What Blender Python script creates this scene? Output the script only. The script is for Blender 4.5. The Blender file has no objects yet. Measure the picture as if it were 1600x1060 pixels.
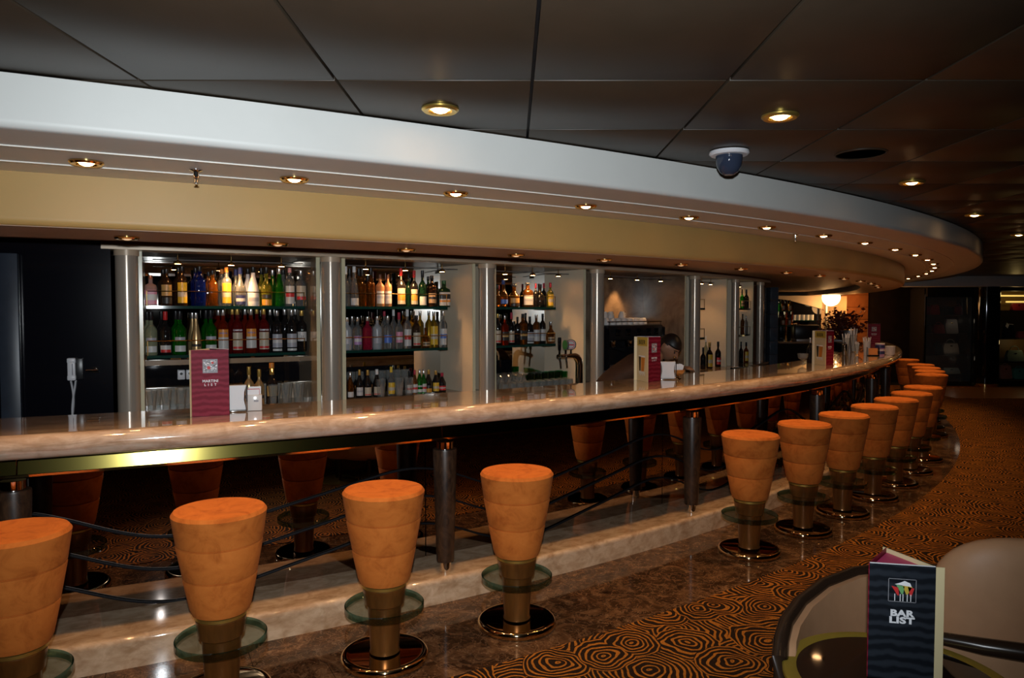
import bpy, bmesh, math, random
from mathutils import Vector, Matrix
random.seed(7)
S = bpy.context.scene
COL = S.collection
R = math.radians
PI = math.pi
# ------------------------------------------------------------------ camera, world, flash, exposure
CAM_H = 1.611
cam_d = bpy.data.cameras.new('camera')
cam_d.sensor_width = 36.0
cam_d.lens = 1130.0 / 1600.0 * 36.0
cam_d.clip_start = 0.05
cam_d.clip_end = 100
cam = bpy.data.objects.new('camera', cam_d)
COL.objects.link(cam)
cam.location = (0, 0, CAM_H)
cam.rotation_euler = (PI / 2 - 0.0383, 0, 0)
S.camera = cam
W = bpy.data.worlds.new('world')
S.world = W
W.use_nodes = True
W.node_tree.nodes['Background'].inputs[0].default_value = (0.9, 0.55, 0.3, 1)
W.node_tree.nodes['Background'].inputs[1].default_value = 0.004
S.view_settings.view_transform = 'Standard'
S.view_settings.look = 'None'
S.view_settings.gamma = 1.0
S.view_settings.exposure = 0.0
S.view_settings.use_curve_mapping = False
S.cycles.sample_clamp_indirect = 4.0
S.cycles.caustics_reflective = False
S.cycles.caustics_refractive = False
S.cycles.max_bounces = 10
S.cycles.transparent_max_bounces = 16

FLASH_POWER = 312.0
SOFFIT_POWER = 15.5
LOWER_POWER = 2.6
CEILING_POWER = 1.3
WARM = (1.0, 0.56, 0.23)


def lamp(name, kind, loc, power, color, parent=None, size=0.03, angle=None, blend=0.5, aim=None):
    d = bpy.data.lights.new(name, kind)
    d.energy = power
    d.color = color
    if kind == 'SPOT':
        d.spot_size = R(angle)
        d.spot_blend = blend
    d.shadow_soft_size = size
    o = bpy.data.objects.new(name, d)
    COL.objects.link(o)
    o.location = loc
    if aim is not None:
        o.rotation_euler = Vector(aim).to_track_quat('-Z', 'Y').to_euler()
    if parent is not None:
        o.parent = parent
    return o


# the photographer's flash, on the hot shoe just above the lens
lamp('camera_flash', 'SPOT', (0.0, -0.03, CAM_H + 0.13), FLASH_POWER, (0.89, 0.955, 1.0), size=0.022, angle=104, blend=0.9, aim=(-0.08, 1, 0.0))

# ------------------------------------------------------------------ the bar is an arc about this centre
CX, CY = -8.414, 17.12


def P(r, th, z=0.0):
    return Vector((CX + r * math.cos(R(th)), CY + r * math.sin(R(th)), z))


def ordinal(i):
    return ['first', 'second', 'third', 'fourth', 'fifth', 'sixth', 'seventh', 'eighth', 'ninth', 'tenth', 'eleventh', 'twelfth',
            'thirteenth', 'fourteenth', 'fifteenth', 'sixteenth', 'seventeenth', 'eighteenth', 'nineteenth', 'twentieth',
            'twenty-first', 'twenty-second', 'twenty-third', 'twenty-fourth', 'twenty-fifth', 'twenty-sixth'][i]


# ------------------------------------------------------------------ mesh building
class MB:
    def __init__(self):
        self.v, self.f, self.uv = [], [], []

    def add(self, vs, fs, uvs=None):
        o = len(self.v)
        self.v += [tuple(a) for a in vs]
        for i, f in enumerate(fs):
            self.f.append(tuple(k + o for k in f))
            self.uv.append(uvs[i] if uvs else [(0, 0)] * len(f))
        return self

    def box(self, c, s, M=None, bev=0.0):
        bm = bmesh.new()
        bmesh.ops.create_cube(bm, size=1.0)
        for v in bm.verts:
            v.co = Vector((v.co.x * s[0], v.co.y * s[1], v.co.z * s[2]))
        if bev > 0:
            bmesh.ops.bevel(bm, geom=list(bm.edges), offset=bev, segments=2, affect='EDGES', profile=0.5)
        for v in bm.verts:
            v.co = v.co + Vector(c)
            if M is not None:
                v.co = M @ v.co
        bm.verts.index_update()
        self.add([v.co.copy() for v in bm.verts], [[v.index for v in f.verts] for f in bm.faces])
        bm.free()
        return self

    def lathe(self, prof, n=24, c=(0, 0, 0), sq=0.0, a0=0.0, a1=360.0, axis=None, caps=True):
        full = abs(a1 - a0) >= 359.9
        m = n if full else n + 1
        vs = []
        for (r, z) in prof:
            for i in range(m):
                a = R(a0 + (a1 - a0) * i / n)
                k = 1.0
                if sq:
                    ca, sa = abs(math.cos(a)), abs(math.sin(a))
                    p = 2 + sq
                    k = 1.0 / (ca ** p + sa ** p) ** (1 / p)
                p3 = Vector((r * k * math.cos(a), r * k * math.sin(a), z))
                if axis is not None:
                    p3 = axis @ p3
                vs.append(p3 + Vector(c))
        fs = []
        for j in range(len(prof) - 1):
            for i in range(n):
                i2 = (i + 1) % m if full else i + 1
                fs.append((j * m + i, j * m + i2, (j + 1) * m + i2, (j + 1) * m + i))
        self.add(vs, fs)
        if full and caps:
            if prof[0][0] > 1e-6:
                self.f.append(tuple(len(self.v) - len(vs) + i for i in range(m))[::-1]); self.uv.append([(0, 0)] * m)
            if prof[-1][0] > 1e-6:
                self.f.append(tuple(len(self.v) - m + i for i in range(m))); self.uv.append([(0, 0)] * m)
        return self

    def tube(self, pts, rad, n=8, closed=False):
        pts = [Vector(p) for p in pts]
        vs = []
        up = Vector((0, 0, 1))
        N = len(pts)
        for i, p in enumerate(pts):
            a = pts[(i - 1) % N] if (closed or i > 0) else p
            b = pts[(i + 1) % N] if (closed or i < N - 1) else p
            t = (b - a).normalized()
            u = up if abs(t.dot(up)) < 0.95 else Vector((1, 0, 0))
            s = t.cross(u).normalized()
            w = s.cross(t).normalized()
            rr = rad[i] if isinstance(rad, (list, tuple)) else rad
            for k in range(n):
                q = 2 * PI * k / n
                vs.append(p + s * (rr * math.cos(q)) + w * (rr * math.sin(q)))
        fs = []
        for i in range(N if closed else N - 1):
            j = (i + 1) % N
            for k in range(n):
                k2 = (k + 1) % n
                fs.append((i * n + k, i * n + k2, j * n + k2, j * n + k))
        if not closed:
            fs.append(tuple(range(n))[::-1])
            fs.append(tuple((N - 1) * n + k for k in range(n)))
        return self.add(vs, fs)

    def sweep(self, prof, t0, t1, n, closed=True, caps=True):
        """an arc about the bar's centre with a (radius, height) section"""
        m = len(prof)
        cum = [0.0]
        for i in range(1, m + 1):
            a, b = prof[i - 1], prof[i % m]
            cum.append(cum[-1] + math.hypot(a[0] - b[0], a[1] - b[1]))
        vs, fs, uv = [], [], []
        for i in range(n + 1):
            th = t0 + (t1 - t0) * i / n
            for (r, z) in prof:
                vs.append(P(r, th, z))
        for i in range(n):
            u0 = R(t0 + (t1 - t0) * i / n) * 15.3
            u1 = R(t0 + (t1 - t0) * (i + 1) / n) * 15.3
            for k in range(m if closed else m - 1):
                k2 = (k + 1) % m
                fs.append((i * m + k, (i + 1) * m + k, (i + 1) * m + k2, i * m + k2))
                uv.append([(u0, cum[k]), (u1, cum[k]), (u1, cum[k + 1]), (u0, cum[k + 1])])
        if closed and caps:
            fs.append(tuple(range(m))); uv.append([(0, 0)] * m)
            fs.append(tuple(n * m + k for k in range(m))[::-1]); uv.append([(0, 0)] * m)
        return self.add(vs, fs, uv)

    def mesh(self, name, mat, smooth=35):
        me = bpy.data.meshes.new(name)
        me.from_pydata(self.v, [], self.f)
        uvl = me.uv_layers.new(name='uv')
        k = 0
        for poly, u in zip(me.polygons, self.uv):
            for j in range(poly.loop_total):
                uvl.data[poly.loop_start + j].uv = u[j] if j < len(u) else (0, 0)
        bm = bmesh.new()
        bm.from_mesh(me)
        bmesh.ops.recalc_face_normals(bm, faces=bm.faces)
        bm.to_mesh(me)
        bm.free()
        if smooth:
            me.polygons.foreach_set('use_smooth', [True] * len(me.polygons))
            me.set_sharp_from_angle(angle=R(smooth))
        if mat is not None:
            me.materials.append(mat)
        return me

    def obj(self, name, mat, parent=None, loc=(0, 0, 0), rz=0.0, smooth=35):
        o = bpy.data.objects.new(name, self.mesh(name, mat, smooth))
        COL.objects.link(o)
        o.location = loc
        o.rotation_euler = (0, 0, rz)
        if parent is not None:
            o.parent = parent
        return o


def mesh_obj(name, me, parent=None, loc=(0, 0, 0), rz=0.0):
    o = bpy.data.objects.new(name, me)
    COL.objects.link(o)
    o.location = loc
    o.rotation_euler = (0, 0, rz)
    if parent is not None:
        o.parent = parent
    return o


def tag(o, label=None, cat=None, group=None, kind=None):
    if label: o['label'] = label
    if cat: o['category'] = cat
    if group: o['group'] = group
    if kind: o['kind'] = kind
    return o


def thing(name, label, cat, loc=(0, 0, 0), rz=0.0, group=None):
    o = bpy.data.objects.new(name, None)
    o.empty_display_size = 0.05
    COL.objects.link(o)
    o.location = loc
    o.rotation_euler = (0, 0, rz)
    return tag(o, label, cat, group)


def copy_tree(o, parent=None):
    c = o.copy()
    COL.objects.link(c)
    c.parent = parent
    for ch in list(o.children):
        copy_tree(ch, c)
    return c


TEXT_CACHE = {}


def text_mesh(s, size, mat, bend=0.0, depth=0.0004, space=1.0, line=1.0, bold=0.0):
    """lettering standing in the YZ plane, read from +X; bend wraps it on a cylinder of that radius"""
    cu = bpy.data.curves.new('lettering', 'FONT')
    cu.body = s
    cu.size = size
    cu.align_x = 'CENTER'
    cu.align_y = 'CENTER'
    cu.extrude = depth
    cu.offset = bold
    cu.space_character = space
    cu.space_line = line
    cu.resolution_u = 3
    tmp = bpy.data.objects.new('lettering_tmp', cu)
    COL.objects.link(tmp)
    dg = bpy.context.evaluated_depsgraph_get()
    me = bpy.data.meshes.new_from_object(tmp.evaluated_get(dg))
    bpy.data.objects.remove(tmp)
    for v in me.vertices:
        x, y, z = v.co
        if bend:
            a = x / bend
            v.co = ((bend + z) * math.cos(a), (bend + z) * math.sin(a), y)
        else:
            v.co = (z, x, y)
    me.materials.clear()
    me.materials.append(mat)
    me.name = 'lettering'
    return me


# ------------------------------------------------------------------ materials
MATS = {}


def principled(name, color=(0.5, 0.5, 0.5), rough=0.5, metal=0.0, trans=0.0, ior=1.45, emit=None, emit_s=0.0, spec=0.5, coat=0.0):
    m = bpy.data.materials.new(name)
    m.use_nodes = True
    b = m.node_tree.nodes['Principled BSDF']
    b.inputs['Base Color'].default_value = (*color, 1)
    b.inputs['Roughness'].default_value = rough
    b.inputs['Metallic'].default_value = metal
    b.inputs['Transmission Weight'].default_value = trans
    b.inputs['IOR'].default_value = ior
    b.inputs['Specular IOR Level'].default_value = spec
    b.inputs['Coat Weight'].default_value = coat
    b.inputs['Coat Roughness'].default_value = 0.05
    if emit:
        b.inputs['Emission Color'].default_value = (*emit, 1)
        b.inputs['Emission Strength'].default_value = emit_s
    MATS[name] = m
    return m


class NT:
    def __init__(self, m):
        self.t = m.node_tree
        self.b = self.t.nodes['Principled BSDF']

    def n(self, typ, **kw):
        x = self.t.nodes.new(typ)
        for k, v in kw.items():
            if k in x.inputs.keys() if isinstance(k, str) else False:
                x.inputs[k].default_value = v
            else:
                setattr(x, k, v)
        return x

    def l(self, a, b):
        self.t.links.new(a, b)

    def coord(self, which='Object', scale=(1, 1, 1)):
        tc = self.n('ShaderNodeTexCoord')
        mp = self.n('ShaderNodeMapping')
        mp.inputs['Scale'].default_value = scale
        self.l(tc.outputs[which], mp.inputs['Vector'])
        return mp.outputs['Vector']

    def noise(self, vec, scale, detail=4, rough=0.55, dist=0.0):
        x = self.n('ShaderNodeTexNoise')
        x.inputs['Scale'].default_value = scale
        x.inputs['Detail'].default_value = detail
        x.inputs['Roughness'].default_value = rough
        x.inputs['Distortion'].default_value = dist
        self.l(vec, x.inputs['Vector'])
        return x.outputs['Fac']

    def ramp(self, fac, stops):
        x = self.n('ShaderNodeValToRGB')
        e = x.color_ramp.elements
        while len(e) < len(stops):
            e.new(0.5)
        for k, (p, c) in enumerate(stops):
            e[k].position = p
            e[k].color = (*c, 1)
        self.l(fac, x.inputs['Fac'])
        return x.outputs['Color']

    def math(self, op, a, b=None, c=None):
        x = self.n('ShaderNodeMath')
        x.operation = op
        for i, q in enumerate((a, b, c)):
            if q is None: continue
            if isinstance(q, (int, float)):
                x.inputs[i].default_value = q
            else:
                self.l(q, x.inputs[i])
        return x.outputs[0]

    def mix(self, fac, a, b, mode='MIX'):
        x = self.n('ShaderNodeMix')
        x.data_type = 'RGBA'
        x.blend_type = mode
        for idx, q in ((0, fac), (6, a), (7, b)):
            if isinstance(q, (int, float)):
                x.inputs[idx].default_value = q
            elif isinstance(q, tuple):
                x.inputs[idx].default_value = (*q, 1)
            else:
                self.l(q, x.inputs[idx])
        return x.outputs[2]

    def bump(self, h, strength=0.2, dist=0.01):
        x = self.n('ShaderNodeBump')
        x.inputs['Strength'].default_value = strength
        x.inputs['Distance'].default_value = dist
        self.l(h, x.inputs['Height'])
        self.l(x.outputs['Normal'], self.b.inputs['Normal'])


def noisy(name, c1, c2, scale, rough=0.5, metal=0.0, coord='Object', stretch=(1, 1, 1), detail=5, lo=0.35, hi=0.65, bump=0.0, dist=0.0, coat=0.0, spec=0.5):
    m = principled(name, c1, rough, metal, coat=coat, spec=spec)
    t = NT(m)
    f = t.noise(t.coord(coord, stretch), scale, detail, 0.6, dist)
    t.l(t.ramp(f, [(lo, c1), (hi, c2)]), t.b.inputs['Base Color'])
    if bump:
        t.bump(f, bump)
    return m


def sheet_glass(name, tint, gloss=0.06, rough=0.0, glint_mix=0.0):
    """a thin clear pane: mostly passes light, mirrors a little more at grazing angles"""
    m = bpy.data.materials.new(name)
    m.use_nodes = True
    nt = m.node_tree
    nt.nodes.clear()
    out = nt.nodes.new('ShaderNodeOutputMaterial')
    mx = nt.nodes.new('ShaderNodeMixShader')
    tr = nt.nodes.new('ShaderNodeBsdfTransparent')
    gl = nt.nodes.new('ShaderNodeBsdfGlossy')
    lw = nt.nodes.new('ShaderNodeLayerWeight')
    lw.inputs['Blend'].default_value = 0.5
    pw = nt.nodes.new('ShaderNodeMath'); pw.operation = 'POWER'; pw.inputs[1].default_value = 4.0
    fr = nt.nodes.new('ShaderNodeMath'); fr.operation = 'MULTIPLY_ADD'; fr.inputs[1].default_value = 0.80; fr.inputs[2].default_value = gloss
    nt.links.new(lw.outputs['Facing'], pw.inputs[0])
    nt.links.new(pw.outputs[0], fr.inputs[0])
    tr.inputs['Color'].default_value = (*tint, 1)
    gl.inputs['Roughness'].default_value = rough
    nt.links.new(fr.outputs[0], mx.inputs[0])
    nt.links.new(tr.outputs[0], mx.inputs[1])
    nt.links.new(gl.outputs[0], mx.inputs[2])
    last = mx.outputs[0]
    if glint_mix:      # diffuse white mixed in, standing in for lamp glints on clear glass
        df = nt.nodes.new('ShaderNodeBsdfDiffuse'); df.inputs['Color'].default_value = (0.85, 0.85, 0.82, 1)
        m2 = nt.nodes.new('ShaderNodeMixShader'); m2.inputs[0].default_value = glint_mix
        nt.links.new(last, m2.inputs[1]); nt.links.new(df.outputs[0], m2.inputs[2])
        last = m2.outputs[0]
    nt.links.new(last, out.inputs['Surface'])
    MATS[name] = m
    return m


M_white = noisy('white_plaster', (0.72, 0.725, 0.695), (0.69, 0.695, 0.665), 3, 0.45)
M_soffit = noisy('soffit_paint', (0.60, 0.56, 0.54), (0.56, 0.52, 0.50), 3, 0.5)
M_groove = principled('pale_bead', (0.85, 0.82, 0.75), 0.35)
M_yellow = noisy('ochre_paint', (0.55, 0.345, 0.118), (0.52, 0.325, 0.11), 2.5, 0.45)
M_pinkish = noisy('lower_soffit_paint', (0.50, 0.36, 0.25), (0.46, 0.33, 0.23), 3, 0.5)
M_tile = noisy('dark_ceiling_panel', (0.041, 0.029, 0.019), (0.036, 0.026, 0.017), 6, 0.42, spec=0.3)
M_void = principled('black_gap', (0.004, 0.004, 0.005), 0.6)
M_brownwood = noisy('dark_red_wood', (0.10, 0.035, 0.012), (0.07, 0.024, 0.009), 9, 0.3)
M_header = noisy('champagne_metal', (0.62, 0.48, 0.34), (0.57, 0.44, 0.31), 6, 0.35, 0.1)
M_column = noisy('satin_steel', (0.50, 0.42, 0.34), (0.46, 0.385, 0.31), 60, 0.22, 0.30, stretch=(1, 1, 0.02))
M_cream = noisy('cream_lacquer', (0.84, 0.70, 0.51), (0.80, 0.66, 0.48), 2, 0.22)
M_tanmirror = principled('tan_glass_side', (0.50, 0.40, 0.29), 0.04, 0.55)
M_mirror = principled('mirror', (0.62, 0.60, 0.56), 0.01, 1.0)
M_barmirror = principled('bronze_mirror', (0.44, 0.37, 0.33), 0.015, 1.0)
M_apron = principled('brass_mirror', (0.19, 0.155, 0.04), 0.17, 1.0)
M_gold = principled('polished_brass', (0.80, 0.55, 0.22), 0.12, 1.0)
M_goldrim = principled('gold_rim', (0.70, 0.50, 0.12), 0.32, 0.9)
M_chrome = principled('chrome', (0.80, 0.78, 0.75), 0.06, 1.0)
M_base = principled('bronze_chrome', (0.82, 0.60, 0.34), 0.06, 1.0)
M_bronze = noisy('burnished_bronze', (0.26, 0.105, 0.024), (0.15, 0.058, 0.014), 18, 0.28, 0.55, stretch=(1, 1, 0.15), coat=0.3)
M_black = principled('black_metal', (0.012, 0.012, 0.014), 0.3)
M_rod = principled('matt_black_rod', (0.008, 0.008, 0.010), 0.6, spec=0.2)
M_blackgloss = principled('black_gloss', (0.006, 0.006, 0.008), 0.05)
M_darkwall = principled('dark_lacquer_wall', (0.004, 0.004, 0.007), 0.12)
M_doorframe = noisy('blue_grey_frame', (0.035, 0.045, 0.065), (0.028, 0.036, 0.052), 8, 0.35)
M_bluetile = noisy('blue_grey_tile', (0.06, 0.075, 0.10), (0.045, 0.058, 0.08), 10, 0.25)
M_plastic = principled('white_plastic', (0.75, 0.75, 0.78), 0.35)
M_paper = principled('white_paper', (0.82, 0.82, 0.84), 0.6)
M_ceramic = principled('white_ceramic', (0.72, 0.70, 0.68), 0.15)
M_disc = sheet_glass('disc_glass', (0.90, 0.955, 0.94), 0.045)
M_discedge = sheet_glass('disc_edge_glass', (0.22, 0.42, 0.40), 0.10, 0.03)

M_shelf = principled('shelf_glass', (0.01, 0.05, 0.04), 0.06, 0.0, 0.25, 1.5)
M_clear = sheet_glass('clear_glass', (0.93, 0.95, 0.95), 0.09, glint_mix=0.07)
M_greenglass = sheet_glass('green_tumbler_glass', (0.35, 0.75, 0.55))
M_edge = principled('pale_edge', (0.70, 0.66, 0.45), 0.2)
M_bulb = principled('lamp_bulb', (1, 0.9, 0.7), 0.3, emit=(1.0, 0.55, 0.24), emit_s=22)
M_bulbdim = principled('dim_lamp_bulb', (1, 0.9, 0.7), 0.3, emit=(1.0, 0.55, 0.25), emit_s=0.5)
M_globe = principled('globe_lamp', (1, 0.9, 0.7), 0.4, emit=(1.0, 0.66, 0.30), emit_s=7)
M_lens = principled('camera_lens', (0.03, 0.04, 0.07), 0.04)
M_grey = principled('grey_metal', (0.30, 0.30, 0.31), 0.35, 0.6)

# orange suede
M_suede = principled('orange_suede', (0.60, 0.22, 0.05), 0.85, spec=0.15)
t = NT(M_suede)
cv = t.coord('Object')
f1 = t.noise(cv, 9, 6, 0.68, 0.8)
f2 = t.noise(cv, 60, 3, 0.6)
t.l(t.ramp(f1, [(0.28, (0.36, 0.084, 0.012)), (0.5, (0.55, 0.152, 0.025)), (0.74, (0.64, 0.190, 0.034))]), t.b.inputs['Base Color'])
t.b.inputs['Sheen Weight'].default_value = 0.06
t.b.inputs['Sheen Tint'].default_value = (1.0, 0.5, 0.2, 1)
t.bump(f2, 0.12, 0.004)

# banded travertine of the counter, plinth
def travertine(name, a, b, c, rough, stretch=(1.0, 9.0, 1.0)):
    m = principled(name, a, rough, coat=1.0)
    m.node_tree.nodes['Principled BSDF'].inputs['Coat Roughness'].default_value = 0.02
    t = NT(m)
    v = t.coord('UV', stretch)
    w = t.noise(v, 2.2, 9, 0.62, 1.2)
    v2 = t.coord('UV', (3.0, 5.0, 1.0))
    w2 = t.noise(v2, 3.5, 6, 0.6, 0.5)
    col = t.ramp(w, [(0.30, c), (0.45, b), (0.55, a), (0.72, b)])
    col2 = t.ramp(w2, [(0.42, (1, 1, 1)), (0.62, (0.80, 0.74, 0.68))])
    t.l(t.mix(1.0, col, col2, 'MULTIPLY'), t.b.inputs['Base Color'])
    return m
M_marble = travertine('travertine_counter', (0.62, 0.47, 0.355), (0.52, 0.375, 0.27), (0.36, 0.24, 0.16), 0.10)
M_plinth = travertine('cream_marble_plinth', (0.70, 0.51, 0.34), (0.60, 0.42, 0.27), (0.45, 0.29, 0.165), 0.05, (2.6, 3.6, 1.0))

# brown marble floor slabs
M_floor = principled('brown_marble', (0.09, 0.045, 0.02), 0.07)
t = NT(M_floor)
cv = t.coord('Object')
f1 = t.noise(cv, 4.5, 8, 0.70, 1.6)
f2 = t.noise(cv, 16, 5, 0.6, 1.0)
base = t.ramp(f1, [(0.30, (0.014, 0.007, 0.004)), (0.45, (0.055, 0.026, 0.012)), (0.57, (0.125, 0.062, 0.029)), (0.74, (0.30, 0.175, 0.09))])
vein = t.ramp(t.math('ABSOLUTE', t.math('SUBTRACT', f2, 0.5)), [(0.0, (0.30, 0.19, 0.11)), (0.022, (0, 0, 0))])
t.l(t.mix(0.5, base, vein, 'ADD'), t.b.inputs['Base Color'])

# swirl carpet: rings about scattered centres, orange on near-black
M_carpet = principled('swirl_carpet', (0.05, 0.02, 0.008), 0.95, spec=0.1)
t = NT(M_carpet)
cv = t.coord('Object')
nz = t.n('ShaderNodeTexNoise'); nz.inputs['Scale'].default_value = 5.0; nz.inputs['Detail'].default_value = 2
t.l(cv, nz.inputs['Vector'])
sub = t.n('ShaderNodeVectorMath'); sub.operation = 'MULTIPLY_ADD'
t.l(nz.outputs['Color'], sub.inputs[0]); sub.inputs[1].default_value = (0.13, 0.13, 0.0)
t.l(cv, sub.inputs[2])
def rings(scale, off, K):
    mp = t.n('ShaderNodeVectorMath'); mp.operation = 'ADD'
    t.l(sub.outputs[0], mp.inputs[0]); mp.inputs[1].default_value = off
    vo = t.n('ShaderNodeTexVoronoi'); vo.inputs['Scale'].default_value = scale; vo.voronoi_dimensions = '2D'
    t.l(mp.outputs[0], vo.inputs['Vector'])
    return vo.outputs['Distance'], t.math('SINE', t.math('MULTIPLY', vo.outputs['Distance'], K))
dA, rA = rings(2.3, (0.0, 0.0, 0.0), 98.0)
dB, rB = rings(2.7, (3.7, 1.9, 0.0), 80.0)
dC, rC = rings(2.1, (7.3, 5.1, 0.0), 104.0)
inA = t.math('LESS_THAN', dA, 0.36)
inB = t.math('LESS_THAN', dB, 0.42)
low = t.mix(inB, rC, rB)
ring = t.mix(inA, low, rA)
thr = t.math('GREATER_THAN', ring, t.math('MULTIPLY_ADD', t.noise(cv, 7, 2), 1.7, -0.42))
fuzz = t.noise(cv, 160, 2)
dark = t.ramp(fuzz, [(0.3, (0.010, 0.006, 0.004)), (0.7, (0.028, 0.016, 0.010))])
ora = t.ramp(fuzz, [(0.3, (0.25, 0.093, 0.013)), (0.7, (0.50, 0.19, 0.027))])
t.l(t.mix(thr, dark, ora), t.b.inputs['Base Color'])
t.bump(fuzz, 0.3, 0.004)

M_postwood = noisy('dark_burl_wood', (0.075, 0.036, 0.018), (0.020, 0.010, 0.006), 14, 0.36, dist=2.5, stretch=(1, 1, 0.5), coat=0.0)
M_backmarble = noisy('brown_veined_marble', (0.30, 0.21, 0.14), (0.13, 0.085, 0.055), 2.6, 0.15, dist=1.6, detail=9)
M_upstand = noisy('cream_upstand_marble', (0.55, 0.44, 0.33), (0.42, 0.32, 0.23), 8, 0.2, dist=1.0)
M_ledge = noisy('ledge_stone', (0.40, 0.27, 0.17), (0.32, 0.21, 0.13), 8, 0.15)
M_cabinet = principled('dark_cabinet', (0.02, 0.013, 0.010), 0.35)
M_orangewall = noisy('orange_plank', (0.40, 0.15, 0.05), (0.34, 0.12, 0.04), 5, 0.45)
M_creamwall = noisy('cream_wall', (0.55, 0.42, 0.28), (0.5, 0.38, 0.25), 3, 0.5)
M_roomwall = noisy('dark_walnut_wall', (0.022, 0.014, 0.009), (0.014, 0.009, 0.006), 5, 0.4)
M_leatherette = noisy('cream_leather', (0.52, 0.29, 0.155), (0.48, 0.265, 0.14), 12, 0.5)
M_rail = principled('dark_wood_rail', (0.028, 0.016, 0.010), 0.25)
M_tablerim = principled('olive_gold_rim', (0.40, 0.31, 0.045), 0.42, 0.55)
M_tableglass = principled('black_table_glass', (0.008, 0.006, 0.005), 0.04)
M_leaf = noisy('dark_red_leaf', (0.30, 0.050, 0.020), (0.12, 0.020, 0.010), 20, 0.45)
M_stem = principled('plant_stem', (0.06, 0.03, 0.015), 0.6)
M_shopwall = principled('shop_back_wall', (0.035, 0.022, 0.014), 0.5)
M_shopwall2 = principled('shop_amber_wall', (0.16, 0.095, 0.025), 0.5)
M_borderfloor = noisy('tan_stone_border', (0.33, 0.16, 0.06), (0.26, 0.12, 0.045), 6, 0.3)
M_skin = principled('skin', (0.33, 0.165, 0.095), 0.5)
M_hair = principled('black_hair', (0.008, 0.006, 0.006), 0.45)
M_shirt = noisy('brown_shirt', (0.085, 0.036, 0.018), (0.065, 0.028, 0.014), 20, 0.8)
M_trouser = principled('black_trousers', (0.012, 0.011, 0.011), 0.8)

# menu prints
def stripes(name, a, b, scale):
    m = principled(name, a, 0.5, spec=0.2)
    t = NT(m)
    v = t.coord('Object', (1, 1, 1))
    w = t.n('ShaderNodeTexWave')
    w.wave_type = 'BANDS'; w.bands_direction = 'Z'
    w.inputs['Scale'].default_value = scale
    w.inputs['Distortion'].default_value = 4.5
    w.inputs['Detail'].default_value = 2.0
    w.inputs['Detail Scale'].default_value = 1.2
    t.l(v, w.inputs['Vector'])
    t.l(t.ramp(w.outputs['Fac'], [(0.2, a), (0.85, b)]), t.b.inputs['Base Color'])
    return m
M_crimson = stripes('crimson_print', (0.165, 0.002, 0.017), (0.25, 0.016, 0.040), 11)
M_blackprint = stripes('black_print', (0.006, 0.008, 0.012), (0.020, 0.025, 0.034), 11)
M_beerprint = principled('cream_print', (0.74, 0.62, 0.36), 0.4)
M_yellowprint = principled('mustard_print', (0.60, 0.42, 0.06), 0.4)
M_pink = principled('pink_card', (0.55, 0.05, 0.16), 0.5)
M_lett = principled('white_print', (0.85, 0.86, 0.90), 0.4)
M_darklett = principled('dark_print', (0.05, 0.035, 0.015), 0.5)
M_redprint = principled('red_print', (0.62, 0.03, 0.03), 0.5)
M_greyprint = principled('grey_print', (0.30, 0.30, 0.33), 0.5)
M_amberprint = principled('amber_print', (0.62, 0.22, 0.03), 0.5)
M_greenprint = principled('green_print', (0.16, 0.42, 0.16), 0.5)

# bottle glass and prints
def glass(name, c, trans=1.0, rough=0.02):
    return principled('glass_' + name, c, rough, 0.0, trans, 1.45)
GL = {
    'pink': glass('pink', (0.85, 0.50, 0.42), 0.6), 'brown': glass('brown', (0.045, 0.018, 0.008), 0.4), 'blue': glass('blue', (0.005, 0.03, 0.36), 0.85),
    'amber': glass('amber', (0.55, 0.16, 0.012), 0.9), 'clear': glass('clear', (0.86, 0.88, 0.88), 0.90), 'white': principled('glass_white', (0.70, 0.68, 0.70), 0.2),
    'olive': glass('olive', (0.42, 0.38, 0.03), 0.7), 'green': glass('green', (0.012, 0.40, 0.015), 0.85), 'pale': glass('pale', (0.66, 0.70, 0.44), 0.7),
    'black': principled('glass_black', (0.010, 0.008, 0.008), 0.04), 'gold': principled('glass_gold', (0.62, 0.42, 0.20), 0.28, 0.7),
    'orangered': glass('orangered', (0.70, 0.045, 0.008), 0.85), 'ruby': glass('ruby', (0.42, 0.012, 0.012), 0.8),
    'amberdark': glass('amberdark', (0.30, 0.09, 0.012), 0.8), 'peach': principled('glass_peach', (0.34, 0.15, 0.07), 0.12), 'darkgreen': glass('darkgreen', (0.012, 0.05, 0.02), 0.4),
    'frost': glass('frost', (0.72, 0.76, 0.80), 0.6, 0.3), 'crimson': glass('crimson', (0.50, 0.02, 0.06), 0.6), 'yellow': glass('yellow', (0.90, 0.55, 0.06), 0.9),
}
def pm(n, c, r=0.4, m=0.0):
    return principled('print_' + n, c, r, m)
CAP = {'copper': pm('copper', (0.5, 0.16, 0.08), 0.3, 0.5), 'black': pm('capblack', (0.012, 0.012, 0.014), 0.3), 'orange': pm('caporange', (0.7, 0.22, 0.03)),
       'navy': pm('capnavy', (0.02, 0.03, 0.14)), 'silver': pm('capsilver', (0.7, 0.7, 0.7), 0.25, 0.9), 'pink': pm('cappink', (0.75, 0.35, 0.33)),
       'red': pm('capred', (0.55, 0.02, 0.02)), 'gold': pm('capgold', (0.7, 0.45, 0.12), 0.3, 0.7), 'white': pm('capwhite', (0.75, 0.75, 0.75)),
       'brown': pm('capbrown', (0.12, 0.05, 0.03)), 'darkgreen': pm('capdarkgreen', (0.02, 0.09, 0.04)), 'crimson': pm('capcrimson', (0.40, 0.02, 0.05)),
       'yellow': pm('capyellow', (0.7, 0.5, 0.05)), 'blue': pm('capblue', (0.03, 0.06, 0.22)), 'clear': GL['clear'], 'amberdark': GL['amberdark']}
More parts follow.
